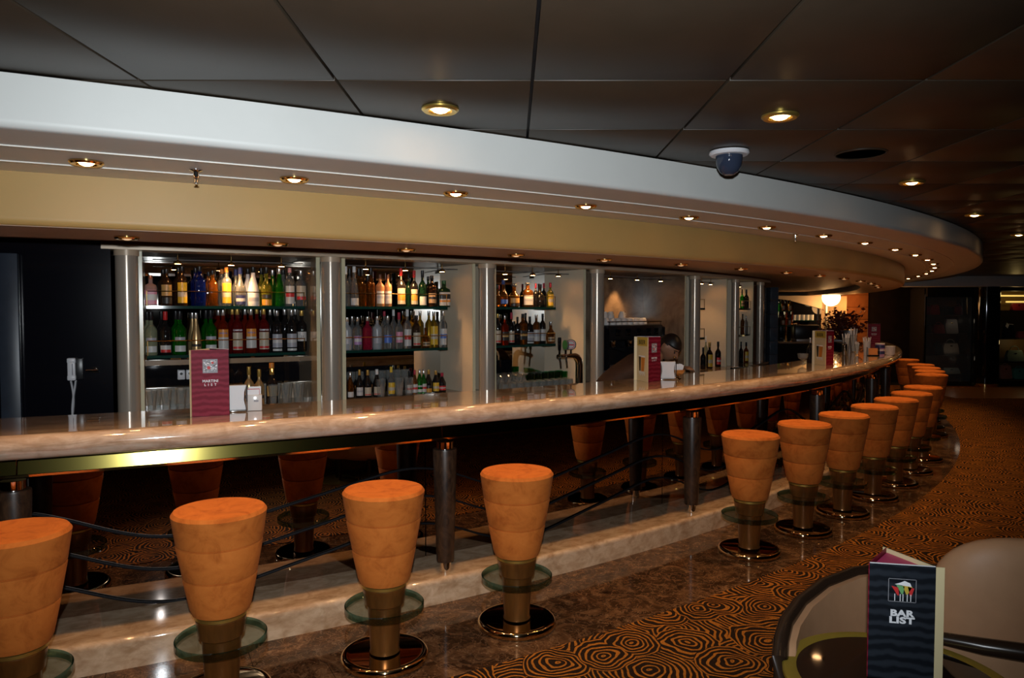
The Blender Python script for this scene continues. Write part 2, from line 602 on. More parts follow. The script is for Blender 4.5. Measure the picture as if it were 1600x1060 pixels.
PR = {k: pm('lab' + k, c) for k, c in dict(white=(0.55, 0.53, 0.51), cream=(0.50, 0.42, 0.31), yellow=(0.68, 0.42, 0.03), red=(0.55, 0.03, 0.03), gold=(0.50, 0.30, 0.10),
      navy=(0.03, 0.035, 0.12), amber=(0.55, 0.26, 0.03), grey=(0.36, 0.36, 0.40), tan=(0.45, 0.28, 0.14), silver=(0.55, 0.56, 0.55), violet=(0.35, 0.2, 0.42),
      blue=(0.08, 0.16, 0.5), pink=(0.65, 0.25, 0.35), dark=(0.03, 0.025, 0.022), black=(0.012, 0.012, 0.014), orange=(0.70, 0.26, 0.04), green=(0.05, 0.2, 0.06)).items()}

# ================================================================== the setting
T0, T1 = -82.0, 8.0


def slab(name, prof, mat, t0, t1, n, kind='structure', parent=None, smooth=35):
    o = MB().sweep(prof, t0, t1, n).obj(name, mat, parent, smooth=smooth)
    if kind and parent is None:
        tag(o, kind=kind)
    return o


def flat_box(name, x0, x1, y0, y1, z0, z1, mat, parent=None, kind=None, bev=0.0):
    o = MB().box(((x0 + x1) / 2, (y0 + y1) / 2, (z0 + z1) / 2), (x1 - x0, y1 - y0, z1 - z0), bev=bev).obj(name, mat, parent)
    if kind:
        tag(o, kind=kind)
    return o


floor = flat_box('floor', -9, 13.5, -7, 20, -0.10, -0.012, M_void, kind='structure')
slab('carpet', [(16.2, -0.012), (16.2, 0.004), (30, 0.004), (30, -0.012)], M_carpet, -100, -5, 60, parent=floor)
slab_no = 0
for row, (ra, rb) in enumerate(((15.40, 15.80), (15.803, 16.2))):
    th = -80.0 + row * 1.1
    while th < -12:
        slab('marble_slab', [(ra, -0.012), (ra, 0.0), (rb, 0.0), (rb, -0.012)], M_floor, th, th + 2.18, 3, parent=floor)
        th += 2.19
flat_box('stone_border', 8.2, 13.4, 13.3, 15.25, -0.012, 0.008, M_borderfloor, floor)

ceiling = flat_box('ceiling', -9, 13.5, -7, 20, 2.372, 2.45, M_void, kind='structure')
PITCH = 0.628
tile_me = MB().box((0, 0, 0), (PITCH - 0.010, PITCH - 0.010, 0.018), bev=0.002).mesh('ceiling_panel', M_tile)
extra = MB()
for i in range(-14, 22):
    for j in range(-15, 26):
        x, y = 0.065 + (i + 0.5) * PITCH, 2.345 + (j + 0.5) * PITCH
        rr = math.hypot(x - CX, y - CY)
        if rr < 15.9 or x < -8.8 or x > 13.2 or y < -6.8 or y > 16.5:
            continue
        if y > 1.3 and -2.5 < x < 9.5 and y < 11 and x < 1.0 + 0.95 * y:
            mesh_obj('ceiling_panel', tile_me, ceiling, (x, y, 2.359))
        else:
            extra.box((x, y, 2.359), (PITCH - 0.010, PITCH - 0.010, 0.018))
e = extra.obj('distant_ceiling_panels', M_tile, ceiling)
tag(e, kind='stuff')

flat_box('wall_back', -9, 13.5, -7.1, -7.0, -0.1, 2.45, M_roomwall, kind='structure')
flat_box('wall_right', 13.5, 13.6, -7, 20, -0.1, 2.45, M_roomwall, kind='structure')
flat_box('wall_left', -9.1, -9.0, -7, 20, -0.1, 2.45, M_roomwall, kind='structure')
flat_box('wall_far', -9, 13.5, 20.0, 20.1, -0.1, 2.45, M_roomwall, kind='structure')

# stepped ceiling ring over the bar
slab('trim_1', [(16.38, 2.344), (16.38, 2.205), (16.38, 2.195), (16.372, 2.182), (16.36, 2.178), (16.34, 2.178), (15.50, 2.178), (15.50, 2.344)], M_white, T0, T1, 150, smooth=50)
slab('trim_2', [(15.55, 2.180), (15.55, 1.995), (15.55, 1.985), (15.542, 1.968), (15.525, 1.962), (15.50, 1.962), (15.50, 2.180)], M_yellow, T0, T1, 150, smooth=50)
slab('trim_3', [(15.526, 1.960), (15.00, 1.960), (15.00, 2.046), (15.526, 1.990)], M_pinkish, T0, T1, 150)
for k, rr in ((4, 16.09), (5, 15.785)):
    slab('trim_%d' % k, [(rr - 0.005, 2.179), (rr + 0.005, 2.179), (rr + 0.005, 2.1735), (rr - 0.005, 2.1735)], M_groove, T0, T1, 120)
slab('trim_6', [(12.6, 2.045), (15.0, 2.045), (15.0, 2.075), (12.6, 2.075)], M_pinkish, T0, T1, 90)
slab('trim_7', [(13.80, 1.995), (13.985, 1.995), (13.985, 2.010), (13.975, 2.012), (13.975, 2.024), (13.80, 2.024)], M_header, -65.05, -31.6, 70)
slab('trim_10', [(13.80, 2.0245), (13.99, 2.0245), (13.99, 2.045), (13.80, 2.045)], M_brownwood, -65.05, -31.6, 70)

# dark wall, door and column line at the left of the bottles
slab('wall_bar', [(13.93, 0.0), (13.95, 0.0), (13.95, 2.045), (13.93, 2.045)], M_darkwall, -80, -64.85, 30)
door = flat_box('door_1', -0.01, 0.01, -0.42, 0.0, 0.02, 1.92, M_darkwall)
door.location = P(13.975, -67.18, 0)
door.rotation_euler = (0, 0, R(-67.2))
tag(door, kind='structure')
fr = MB().box((0.012, 0.045, 0.975), (0.05, 0.10, 1.95), bev=0.004)
fr.obj('door_jamb', M_doorframe, door)
MB().box((0.012, -0.25, 1.885), (0.05, 0.49, 0.13), bev=0.004).obj('door_head', M_doorframe, door)
hp = MB().box((0.022, -0.045, 1.24), (0.012, 0.045, 0.12), bev=0.003).obj('lock_plate', M_plastic, door)
MB().box((0.030, -0.045, 1.262), (0.010, 0.016, 0.014)).box((0.030, -0.045, 1.208), (0.008, 0.008, 0.020)).obj('keyhole', M_black, hp)

# ================================================================== the bar counter
bar = thing('bar_counter', 'long curved bar with a polished cream marble top, bronze mirror front and tapered dark posts', 'bar counter', P(15.2, -60, 0) * 1.0)
bar.location = (0, 0, 0)
ct = []
for k in range(9):
    a = -PI / 2 + PI * k / 8
    ct.append((15.497 + 0.048 * math.cos(a), 1.0445 + 0.0515 * math.sin(a)))
ct += [(15.48, 1.096), (14.90, 1.096), (14.90, 1.035), (15.30, 1.035), (15.30, 0.993)]
MB().sweep(ct, T0, -13.6, 150).obj('countertop', M_marble, bar, smooth=50)['label'] = 'cream banded marble top with a rounded edge'
posts = [-73.3, -65.95, -58.42, -50.65, -42.9, -35.1, -27.3, -19.5]
edges = [-82.0] + [p + 0.02 for p in posts] + [-13.6]
for a, b in zip(edges[:-1], edges[1:]):
    n = max(4, int((b - a) * 1.6))
    slab('apron_panel', [(15.29, 0.893), (15.305, 0.893), (15.286, 0.995), (15.27, 0.995)], M_apron, a + 0.012, b - 0.012, n, parent=bar, kind=None)
    slab('apron_bead', [(15.285, 0.882), (15.312, 0.882), (15.312, 0.892), (15.285, 0.892)], M_gold, a, b, n, parent=bar, kind=None)
    slab('mirror_panel', [(15.05, 0.13), (15.07, 0.13), (15.07, 0.98), (15.05, 0.98)], M_barmirror, a + 0.012, b - 0.012, n * 3, parent=bar, kind=None)
slab('soffit_board', [(15.05, 0.975), (15.30, 0.975), (15.30, 0.994), (15.05, 0.994)], M_cabinet, T0, -13.6, 60, parent=bar, kind=None)
slab('back_board', [(14.95, 0.0), (15.05, 0.0), (15.05, 1.035), (14.95, 1.035)], M_cabinet, T0, -13.6, 60, parent=bar, kind=None)
slab('plinth', [(15.05, 0.0), (15.44, 0.0), (15.44, 0.112), (15.44, 0.122), (15.434, 0.135), (15.42, 0.140), (15.405, 0.140), (15.05, 0.140)], M_plinth, T0, -13.6, 130, parent=bar, kind=None, smooth=50)['label'] = 'cream marble foot ledge'
for k, off in enumerate((0.0, -0.166, -0.332)):
    pts = []
    for i in range(330):
        th = -80 + i * 0.2
        ph = (th + 59.2) / 7.78 * 2 * PI
        z = 0.578 + 0.100 * math.cos(ph) + 0.018 * math.sin(2 * ph) + off
        pts.append(P(15.079, th, z))
    MB().tube(pts, 0.0062, 6).obj('wave_rod', M_rod, bar)
slab('work_shelf', [(14.55, 0.83), (14.95, 0.83), (14.95, 0.85), (14.55, 0.85)], M_grey, T0, -13.6, 60, parent=bar, kind=None)
post_me = MB().lathe([(0.048, 0.20), (0.050, 0.21), (0.068, 0.83), (0.066, 0.838)], 20).mesh('post', M_postwood)
foot_me = MB().lathe([(0.034, 0.14), (0.034, 0.205)], 16).mesh('post_foot', M_chrome)
neck_me = MB().lathe([(0.048, 0.834), (0.048, 0.88)], 16).mesh('post_neck', M_chrome)
for th in posts:
    p = mesh_obj('post', post_me, bar, P(15.345, th, 0))
    mesh_obj('post_foot', foot_me, p)
    mesh_obj('post_neck', neck_me, p)

# ================================================================== steel columns and display bays
TC = [-64.5, -59.2, -53.8, -48.55, -41.5, -36.85, -32.5]
col_lab = ['satin steel column beside the dark wall with the telephone', 'satin steel column between the first and second bottle bays', 'satin steel column between the second and third bottle bays',
           'satin steel column beside the beer tap', 'satin steel column right of the bartender', 'slim satin steel column right of the black wine bottles', 'slim satin steel column at the right end of the bottle bays']
for i, th in enumerate(TC):
    rad = 0.066 if i < 4 else (0.060 if i == 4 else 0.046)
    c = thing('steel_column', col_lab[i], 'column', P(13.9, th, 0), R(th), 'steel columns of the back bar')
    MB().lathe([(rad, 0.0), (rad, 1.965)], 28).obj('shaft', M_column, c)
    MB().lathe([(rad + 0.006, 1.960), (rad + 0.006, 1.995)], 28).obj('collar', M_header, c)

BAY = [(-64.2, -59.52, -59.75), (-58.75, -54.2, -54.85), (-53.35, -49.04, -49.95), (-48.1, -42.0, None), (-41.05, -37.49, -39.95), (-36.5, -33.25, -33.5)]
bayname = ['first', 'second', 'third', 'fourth', 'fifth', 'sixth']
bay_lab = ['first mirrored bottle bay, beside the dark wall', 'second mirrored bottle bay, behind the crowded beer bottles', 'third mirrored bottle bay, behind the beer tap',
           'fourth bay with brown marble back wall, behind the coffee machine', 'fifth bay of cream panels with black wine bottles', 'narrow sixth bay with three glass shelves']
for i, (tl, tr, ts) in enumerate(BAY):
    b = thing('display_bay', bay_lab[i], 'display shelving', (0, 0, 0), 0, 'display bays of the back bar')
    el, er = TC[i], TC[i + 1]
    slab('back_panel', [(13.31, 0.90), (13.33, 0.90), (13.33, 2.0), (13.31, 2.0)], M_backmarble if i == 3 else M_mirror, el, er, 10, parent=b, kind=None)
    for nm, tq in (('side_panel', tl), ('side_panel', tr)):
        slab(nm, [(13.33, 0.943), (13.85, 0.943), (13.85, 1.995), (13.33, 1.995)], M_backmarble if i == 3 else (M_tanmirror if i == 0 and tq == tr else M_cream), tq - 0.05, tq + 0.05, 1, parent=b, kind=None)
        slab('edge_strip', [(13.85, 0.943), (13.856, 0.943), (13.856, 1.995), (13.85, 1.995)], M_edge, tq - 0.055, tq + 0.055, 1, parent=b, kind=None)
    slab('ledge', [(13.30, 0.915), (14.02, 0.915), (14.02, 0.943), (13.30, 0.943)], M_ledge, el, er, 8, parent=b, kind=None)
    slab('cabinet_front', [(13.30, 0.0), (13.98, 0.0), (13.98, 0.914), (13.30, 0.914)], M_cabinet, el, er, 8, parent=b, kind=None)
    slab('top_board', [(13.30, 1.997), (13.80, 1.997), (13.80, 2.04), (13.30, 2.04)], M_brownwood, el, er, 4, parent=b, kind=None)
    if i in (0,):
        slab('lit_strip', [(13.331, 1.225), (13.36, 1.225), (13.36, 1.262), (13.331, 1.262)], M_ledge, tl, tr, 6, parent=b, kind=None)
        slab('dark_backsplash', [(13.331, 1.075), (13.345, 1.075), (13.345, 1.222), (13.331, 1.222)], M_blackgloss, tl, tr, 6, parent=b, kind=None)
        slab('marble_upstand', [(13.331, 0.944), (13.37, 0.944), (13.37, 1.06), (13.331, 1.06)], M_upstand, tl, tr, 6, parent=b, kind=None)
    if i in (1, 2):
        slab('dark_backsplash', [(13.331, 1.01), (13.345, 1.01), (13.345, 1.16), (13.331, 1.16)], M_blackgloss, tl, tl + (tr - tl) * 0.55, 6, parent=b, kind=None)
    if ts is not None:
        rs = 13.70 if i < 3 else 13.84
        for zt in (1.648, 1.315):
            a0 = tl + 0.12 if i != 5 else tl + 0.1
            sh = slab('glass_shelf', [(13.36, zt - 0.020), (rs, zt - 0.020), (rs, zt), (13.36, zt)], M_shelf, a0, ts, 10, parent=b, kind=None)
            pts = [P(rs - 0.005, a0 + (ts - a0) * k / 16, zt + 0.098) for k in range(17)]
            ra = MB().tube(pts, 0.0035, 6)
            for q in (a0 + 0.02, ts - 0.02):
                ra.tube([P(rs - 0.005, q, zt), P(rs - 0.005, q, zt + 0.1)], 0.0035, 6)
            ra.obj('brass_rail', M_gold, sh)
    # track lights under the top board
    tm = (tl + tr) / 2
    pts = [P(13.72, tl + 0.3 + (tr - tl - 0.6) * k / 8, 1.955) for k in range(9)]
    rod = MB().tube(pts, 0.004, 6).obj('track_rod', M_grey, b)
    for k in range(3):
        th = tl + (tr - tl) * (0.2 + 0.3 * k)
        p = P(13.72, th, 1.955)
        hd = MB().lathe([(0.004, 0.04), (0.005, 0.0), (0.022, -0.008), (0.026, -0.022), (0.024, -0.026)], 12, c=p).obj('lamp_head', M_gold, b)
        MB().lathe([(0.0, -0.0262), (0.02, -0.0262)], 12, c=p).obj('bulb', M_bulb, hd)
    pw = {0: 15.0, 1: 15.0, 2: 12.0, 3: 2.5, 4: 5.0, 5: 5.0}[i]
    if i == 3:
        lamp('bay_spot', 'SPOT', P(13.50, -44.45, 1.95), 9.0, WARM, b, 0.02, 64, 0.6, aim=(P(13.335, -44.45, 1.55) - P(13.50, -44.45, 1.95)))
        lamp('bay_spot', 'SPOT', P(13.72, -44.2, 1.92), 4.0, WARM, b, 0.02, 110, 0.6, aim=(P(13.5, -44.2, 1.2) - P(13.72, -44.2, 1.92)))
    else:
        lamp('bay_spot', 'SPOT', P(13.72, tm, 1.92), pw, WARM, b, 0.05, 130, 0.6, aim=(P(13.5, tm, 1.2) - P(13.72, tm, 1.92)))

# ================================================================== bar stools
def make_stool():
    root = thing('bar_stool', 'x', 'bar stool')
    g = []
    def seg(z0, r0, z1, r1, top=False):
        if top:
            return [(0.0, z0 - 0.004), (r0 * 0.55, z0 - 0.003), (r0 - 0.028, z0), (r0 - 0.010, z0 - 0.004), (r0, z0 - 0.018), (r1, z1 + 0.008), (r1 - 0.002, z1 + 0.003), (r1 - 0.009, z1 + 0.001)]
        return [(r0 - 0.007, z0 - 0.001), (r0, z0 - 0.004), (r0 + 0.001, z0 - 0.010), (r1, z1 + 0.008), (r1 - 0.002, z1 + 0.003), (r1 - 0.009, z1 + 0.001)]
    pr = seg(0.80, 0.187, 0.663, 0.171, True) + seg(0.663, 0.168, 0.524, 0.147) + seg(0.524, 0.144, 0.385, 0.121)[:-1] + [(0.112, 0.370), (0.098, 0.366), (0.0, 0.366)]
    MB().lathe(pr, 40).obj('seat', M_suede, root, smooth=40)
    MB().lathe([(0.094, 0.366), (0.103, 0.362), (0.103, 0.350), (0.094, 0.347)], 32).obj('gold_ring', M_goldrim, root)
    MB().lathe([(0.098, 0.348), (0.101, 0.344), (0.090, 0.268), (0.084, 0.262), (0.078, 0.262)], 32).obj('collar', M_bronze, root)
    disc = MB().lathe([(0.076, 0.2655), (0.178, 0.2655)], 48, caps=False).lathe([(0.178, 0.2325), (0.076, 0.2325)], 48, caps=False).obj('footrest_disc', M_disc, root)
    disc['label'] = 'round clear glass footrest'
    MB().lathe([(0.177, 0.2657), (0.1815, 0.262), (0.1815, 0.236), (0.177, 0.2323)], 48, caps=False).obj('disc_edge', M_discedge, disc)
    MB().lathe([(0.079, 0.262), (0.077, 0.25), (0.066, 0.055), (0.070, 0.040)], 28).obj('pedestal', M_bronze, root)
    MB().lathe([(0.0, 0.036), (0.160, 0.032), (0.172, 0.036), (0.186, 0.038), (0.196, 0.033), (0.202, 0.022), (0.202, 0.010), (0.197, 0.001)], 48).obj('base_plate', M_base, root, smooth=60)
    return root

ST = [-65.59, -63.03, -60.49, -57.91, -50.99, -48.4, -45.95, -43.43, -41.02, -38.58, -35.91, -29.34, -27.0, -24.7, -22.3, -17.8]
proto = make_stool()
slab_lab = ['orange suede bar stool cut by the left edge of the picture', 'orange suede bar stool second from the left, in front of the flash glare', 'orange suede bar stool just left of the burl post',
            'orange suede bar stool standing right of the burl post, last before the wide gap', 'orange suede bar stool first after the wide gap in the row', 'orange suede bar stool second after the wide gap',
            'orange suede bar stool third after the wide gap', 'orange suede bar stool fourth after the wide gap', 'orange suede bar stool fifth after the wide gap', 'orange suede bar stool sixth after the wide gap',
            'orange suede bar stool seventh after the wide gap, last with its base in view', 'far orange suede bar stool, nearest of the last five', 'far orange suede bar stool, second of the last five',
            'far orange suede bar stool, third of the last five', 'far orange suede bar stool, fourth of the last five', 'farthest orange suede bar stool at the bend of the bar']
for i, th in enumerate(ST):
    o = proto if i == 0 else copy_tree(proto)
    o.location = P(15.884, th, 0.001)
    o.rotation_euler = (0, 0, R(th + i * 47))
    tag(o, slab_lab[i], group='orange bar stools along the counter')

# ================================================================== recessed downlights
def make_downlight(name, rad, ring_mat, bulb_mat):
    root = thing(name, 'x', 'ceiling light')
    MB().lathe([(rad, 0.0), (rad, -0.006), (rad * 0.88, -0.013), (rad * 0.66, -0.011), (rad * 0.56, -0.004), (rad * 0.56, 0.0)], 28).obj('trim_ring', ring_mat, root)
    MB().lathe([(0.0, -0.017), (rad * 0.18, -0.0165), (rad * 0.36, -0.012), (rad * 0.46, -0.005), (rad * 0.55, -0.0015)], 20).obj('bulb', bulb_mat, root)
    return root

def place_downlights(proto, spots, labels, group, power, ang, names):
    for i, p in enumerate(spots):
        o = proto if i == 0 else copy_tree(proto)
        o.location = p
        tag(o, labels[i], group=group)
        if power:
            pw = power[i] if isinstance(power, list) else power
            lamp('downlight_beam', 'SPOT', (0, 0, -0.03), pw, WARM, o, 0.025, ang, 0.7, aim=(0, 0, -1))

dl = make_downlight('ceiling_downlight', 0.068, M_goldrim, M_bulb)
sp = [(-0.261, 2.661, 2.349), (1.01, 2.755, 2.349), (2.28, 4.154, 2.349), (3.525, 5.541, 2.349), (4.853, 6.957, 2.349)]
place_downlights(dl, sp, ['gold ringed downlight in the dark ceiling, nearest, above the white ring', 'gold ringed downlight in the dark ceiling, upper right, near the dome camera', 'small gold downlight in the dark ceiling, third from the left',
                          'small gold downlight in the dark ceiling, fourth from the left', 'small gold downlight in the dark ceiling, at the right edge'], 'downlights in the dark ceiling', CEILING_POWER, 110, None)
ds = make_downlight('soffit_downlight', 0.060, M_gold, M_bulb)
ths = [-67.5, -64.65, -61.89, -59.16, -56.33, -53.39, -50.44, -47.52, -44.62, -41.6, -38.6, -35.6, -32.6, -29.6, -26.6, -23.6, -20.6, -17.6]
place_downlights(ds, [P(15.89, a, 2.1775) for a in ths], ['warm downlight in the white soffit, %s from the left' % ordinal(i) for i in range(len(ths))], 'downlights in the white soffit above the stools', SOFFIT_POWER, 74, None)
dw = make_downlight('lower_downlight', 0.054, M_gold, M_bulbdim)
thl = [-64.27, -61.71, -59.09, -56.35, -53.62, -50.64, -47.61, -44.6, -41.6, -38.6, -35.6, -32.6, -29.6, -26.6]
place_downlights(dw, [P(15.23, a, 1.9595) for a in thl], ['dim bronze downlight in the lower soffit, %s from the left' % ordinal(i) for i in range(len(thl))], 'dim downlights in the lower soffit above the counter', LOWER_POWER, 105, None)

# sprinklers, dome camera, ceiling speaker
def sprinkler(p, label):
    root = thing('sprinkler_head', label, 'sprinkler', p, 0.3, 'sprinklers in the white soffit')
    MB().lathe([(0.026, 0.0), (0.026, -0.004), (0.012, -0.010)], 18).obj('flange', M_chrome, root)
    MB().lathe([(0.012, -0.008), (0.010, -0.030), (0.006, -0.034), (0.005, -0.052), (0.010, -0.054), (0.010, -0.058), (0.0, -0.058)], 14).obj('nozzle', M_chrome, root)
sprinkler(P(15.90, -63.28, 2.178), 'chrome sprinkler in the white soffit near the left edge')
sprinkler(P(15.80, -48.45, 2.178), 'chrome sprinkler in the white soffit between the far downlights')
dc = thing('dome_camera', 'white and black dome security camera under the dark ceiling', 'security camera', (1.0, 3.36, 2.35))
MB().lathe([(0.070, 0.0), (0.088, -0.004), (0.090, -0.014), (0.082, -0.022), (0.06, -0.024)], 32).obj('flange', M_plastic, dc)
MB().lathe([(0.061, -0.022), (0.060, -0.045), (0.054, -0.075), (0.040, -0.098), (0.022, -0.110), (0.0, -0.113)], 28).obj('dome', M_lens, dc)
MB().lathe([(0.0, -0.1145), (0.020, -0.1115), (0.0215, -0.109)], 20).obj('dome_tip', M_grey, dc)
sd = thing('ceiling_speaker', 'faint round dark speaker grille in the ceiling panels', 'speaker', (1.634, 3.418, 2.35))
MB().lathe([(0.115, 0.0), (0.115, -0.004), (0.108, -0.006), (0.104, -0.003)], 32).obj('rim', M_tile, sd)
MB().lathe([(0.0, -0.003), (0.104, -0.003)], 32).obj('grille', M_roomwall, sd)

# ================================================================== bottles
# each row: shelf, shelf height, [(angle, radius, height, body radius, shape, glass, cap, label print, look, lettering)]
BOTTLE_ROWS = []
BOTTLE_ROWS.append(('top shelf of the first bay', 1.648, [
    (-63.96, 13.6, 0.206, 0.0383, 'square', 'pink', 'copper', 'pinkwhite', 'pale pink glass bottle with a copper cap', ''),
    (-63.63, 13.485, 0.252, 0.0333, 'spirit', 'brown', 'black', 'none', 'dark brown liqueur bottle', ''),
    (-63.55, 13.6, 0.251, 0.0389, 'spirit', 'brown', 'black', 'gold', 'dark brown liqueur bottle with a gold crescent label', ''),
    (-63.22, 13.485, 0.268, 0.0339, 'spirit', 'brown', 'black', 'none', 'brown bottle', ''),
    (-63.14, 13.6, 0.272, 0.0354, 'spirit', 'brown', 'black', 'yellow', 'brown bottle with a tall yellow label', ''),
    (-62.75, 13.485, 0.27, 0.0345, 'square', 'blue', 'black', 'none', 'deep blue bottle', ''),
    (-62.67, 13.6, 0.275, 0.0374, 'square', 'blue', 'black', 'none', 'deep blue glass bottle with a black cap', ''),
    (-62.39, 13.485, 0.244, 0.0328, 'square', 'amber', 'black', 'none', 'amber bottle', ''),
    (-62.32, 13.6, 0.249, 0.0323, 'square', 'amber', 'black', 'none', 'glowing amber bottle with a black cap', ''),
    (-62.01, 13.485, 0.265, 0.0355, 'spirit', 'clear', 'orange', 'none', 'clear orange capped bottle', ''),
    (-61.94, 13.6, 0.274, 0.035, 'spirit', 'clear', 'orange', 'yellow', 'clear bottle with a yellow label and an orange cap', ''),
    (-61.61, 13.485, 0.267, 0.0361, 'round', 'clear', 'navy', 'none', 'clear navy capped bottle', ''),
    (-61.55, 13.6, 0.274, 0.0391, 'round', 'clear', 'navy', 'navy', 'clear round bottle with a navy label and cap', ''),
    (-61.26, 13.485, 0.274, 0.0388, 'cone', 'white', 'black', 'none', 'white bottle', ''),
    (-61.18, 13.6, 0.281, 0.0427, 'cone', 'white', 'black', 'greytext', 'white opaque bottle with a black cap', ''),
    (-60.86, 13.485, 0.281, 0.0371, 'round', 'olive', 'black', 'none', 'yellow green bottle', ''),
    (-60.8, 13.6, 0.283, 0.0411, 'round', 'olive', 'black', 'amber', 'yellow green bottle with a low amber label', ''),
    (-60.52, 13.485, 0.269, 0.0375, 'cone', 'green', 'silver', 'none', 'green bottle', ''),
    (-60.42, 13.6, 0.274, 0.0407, 'cone', 'green', 'silver', 'none', 'bright green cone bottle with a silver cap', ''),
    (-60.19, 13.485, 0.271, 0.038, 'spirit', 'clear', 'black', 'none', 'clear black capped bottle', ''),
    (-60.1, 13.6, 0.281, 0.0374, 'spirit', 'clear', 'pink', 'redwhite', 'clear bottle with a pink cap and a red striped label', ''),
    (-59.76, 13.6, 0.263, 0.0402, 'spirit', 'clear', 'silver', 'creamred', 'clear bottle with a cream and red label', ''),
]))
BOTTLE_ROWS.append(('middle shelf of the first bay', 1.315, [
    (-64.07, 13.485, 0.293, 0.0327, 'wine', 'pale', 'black', 'none', 'pale olive bottle', ''),
    (-63.97, 13.6, 0.292, 0.0394, 'wine', 'pale', 'black', 'silver', 'pale olive vermouth style bottle with a silver label', ''),
    (-63.7, 13.485, 0.296, 0.0332, 'wine', 'black', 'black', 'none', 'black bottle', ''),
    (-63.6, 13.6, 0.295, 0.0388, 'wine', 'black', 'red', 'whitered', 'black bottle with a red cap', ''),
    (-63.31, 13.485, 0.298, 0.0338, 'wine', 'green', 'black', 'none', 'green bottle', ''),
    (-63.22, 13.6, 0.297, 0.0407, 'wine', 'green', 'black', 'silver', 'emerald green bottle, left of the gold one', ''),
    (-62.86, 13.485, 0.287, 0.0344, 'cone', 'gold', 'silver', 'none', 'gold bottle', ''),
    (-62.79, 13.6, 0.286, 0.0359, 'cone', 'gold', 'silver', 'goldtext', 'gold metallic bottle', ''),
    (-62.48, 13.485, 0.303, 0.0349, 'wine', 'green', 'black', 'none', 'green bottle', ''),
    (-62.39, 13.6, 0.303, 0.0408, 'wine', 'green', 'black', 'silver', 'emerald green bottle, right of the gold one', ''),
    (-62.13, 13.485, 0.305, 0.0354, 'spirit', 'orangered', 'silver', 'none', 'orange red bottle', ''),
    (-62.05, 13.6, 0.305, 0.04, 'spirit', 'orangered', 'silver', 'aperitif', 'orange red aperitif bottle', 'APEROL'),
    (-61.73, 13.485, 0.313, 0.0359, 'spirit', 'ruby', 'gold', 'none', 'ruby bottle', ''),
    (-61.65, 13.6, 0.312, 0.0389, 'spirit', 'ruby', 'gold', 'cream', 'ruby red bottle with a cream label', 'CAMPARI'),
    (-61.36, 13.485, 0.311, 0.0364, 'spirit', 'orangered', 'silver', 'none', 'orange red bottle', ''),
    (-61.26, 13.6, 0.31, 0.0413, 'spirit', 'orangered', 'silver', 'aperitif', 'orange red aperitif bottle', 'APEROL'),
    (-61.01, 13.485, 0.318, 0.0369, 'spirit', 'ruby', 'gold', 'none', 'ruby bottle', ''),
    (-60.89, 13.6, 0.313, 0.04, 'spirit', 'ruby', 'gold', 'cream', 'ruby red bottle with a cream label', 'CAMPARI'),
    (-60.61, 13.485, 0.306, 0.0365, 'spirit', 'black', 'silver', 'none', 'black silver capped bottle', ''),
    (-60.5, 13.6, 0.301, 0.0406, 'spirit', 'black', 'silver', 'grey', 'black bottle with a silver cap and pale grey label', ''),
    (-60.16, 13.485, 0.309, 0.0371, 'spirit', 'black', 'silver', 'none', 'black silver capped bottle', ''),
    (-60.06, 13.6, 0.304, 0.0412, 'spirit', 'black', 'silver', 'grey', 'black bottle with a silver cap and pale grey label', ''),
    (-59.83, 13.485, 0.311, 0.0375, 'spirit', 'black', 'silver', 'none', 'black silver capped bottle', ''),
    (-59.75, 13.6, 0.301, 0.0379, 'spirit', 'black', 'gold', 'white51', 'black bottle with a square white number label', '51'),
]))
BOTTLE_ROWS.append(('top shelf of the second bay', 1.648, [
    (-58.32, 13.6, 0.306, 0.0316, 'wine', 'clear', 'white', 'none', 'tall clear bottle with a white cap', ''),
    (-58.04, 13.6, 0.308, 0.0357, 'cone', 'clear', 'white', 'whitelow', 'clear tapered bottle with a low white label', ''),
    (-58.02, 13.485, 0.298, 0.0298, 'wine', 'clear', 'black', 'none', 'clear bottle', ''),
    (-57.77, 13.6, 0.294, 0.0321, 'wine', 'amber', 'black', 'none', 'glowing amber bottle with a long dark neck', ''),
    (-57.7, 13.485, 0.3, 0.0301, 'wine', 'amber', 'black', 'none', 'amber bottle', ''),
    (-57.47, 13.6, 0.303, 0.0324, 'wine', 'amberdark', 'black', 'none', 'dark amber long necked bottle', ''),
    (-57.39, 13.485, 0.248, 0.0304, 'wine', 'amberdark', 'black', 'none', 'dark amber bottle', ''),
    (-57.15, 13.6, 0.252, 0.0341, 'spirit', 'peach', 'brown', 'white', 'peach brown bottle with a broad white label', ''),
    (-56.87, 13.6, 0.253, 0.0304, 'spirit', 'peach', 'brown', 'white', 'peach brown bottle with a broad white label', ''),
    (-56.4, 13.6, 0.306, 0.0375, 'wine', 'black', 'red', 'creamgold', 'black bottle with a cream and gold label', ''),
    (-55.91, 13.6, 0.293, 0.0326, 'wine', 'black', 'red', 'creamgold', 'black bottle with a cream and gold label', ''),
    (-55.88, 13.485, 0.284, 0.0248, 'wine', 'darkgreen', 'black', 'none', 'slim dark green bottle', ''),
    (-55.59, 13.6, 0.295, 0.0342, 'wine', 'darkgreen', 'black', 'whitelow', 'dark green bottle with a low white label', ''),
    (-55.23, 13.6, 0.256, 0.0401, 'spirit', 'brown', 'black', 'tan', 'brown bottle with a tan label', ''),
    (-55.11, 13.485, 0.254, 0.0324, 'spirit', 'darkgreen', 'black', 'none', 'dark green bottle', ''),
    (-54.75, 13.6, 0.217, 0.0476, 'square', 'darkgreen', 'darkgreen', 'crest', 'squat dark green square bottle with a white crest label', ''),
]))
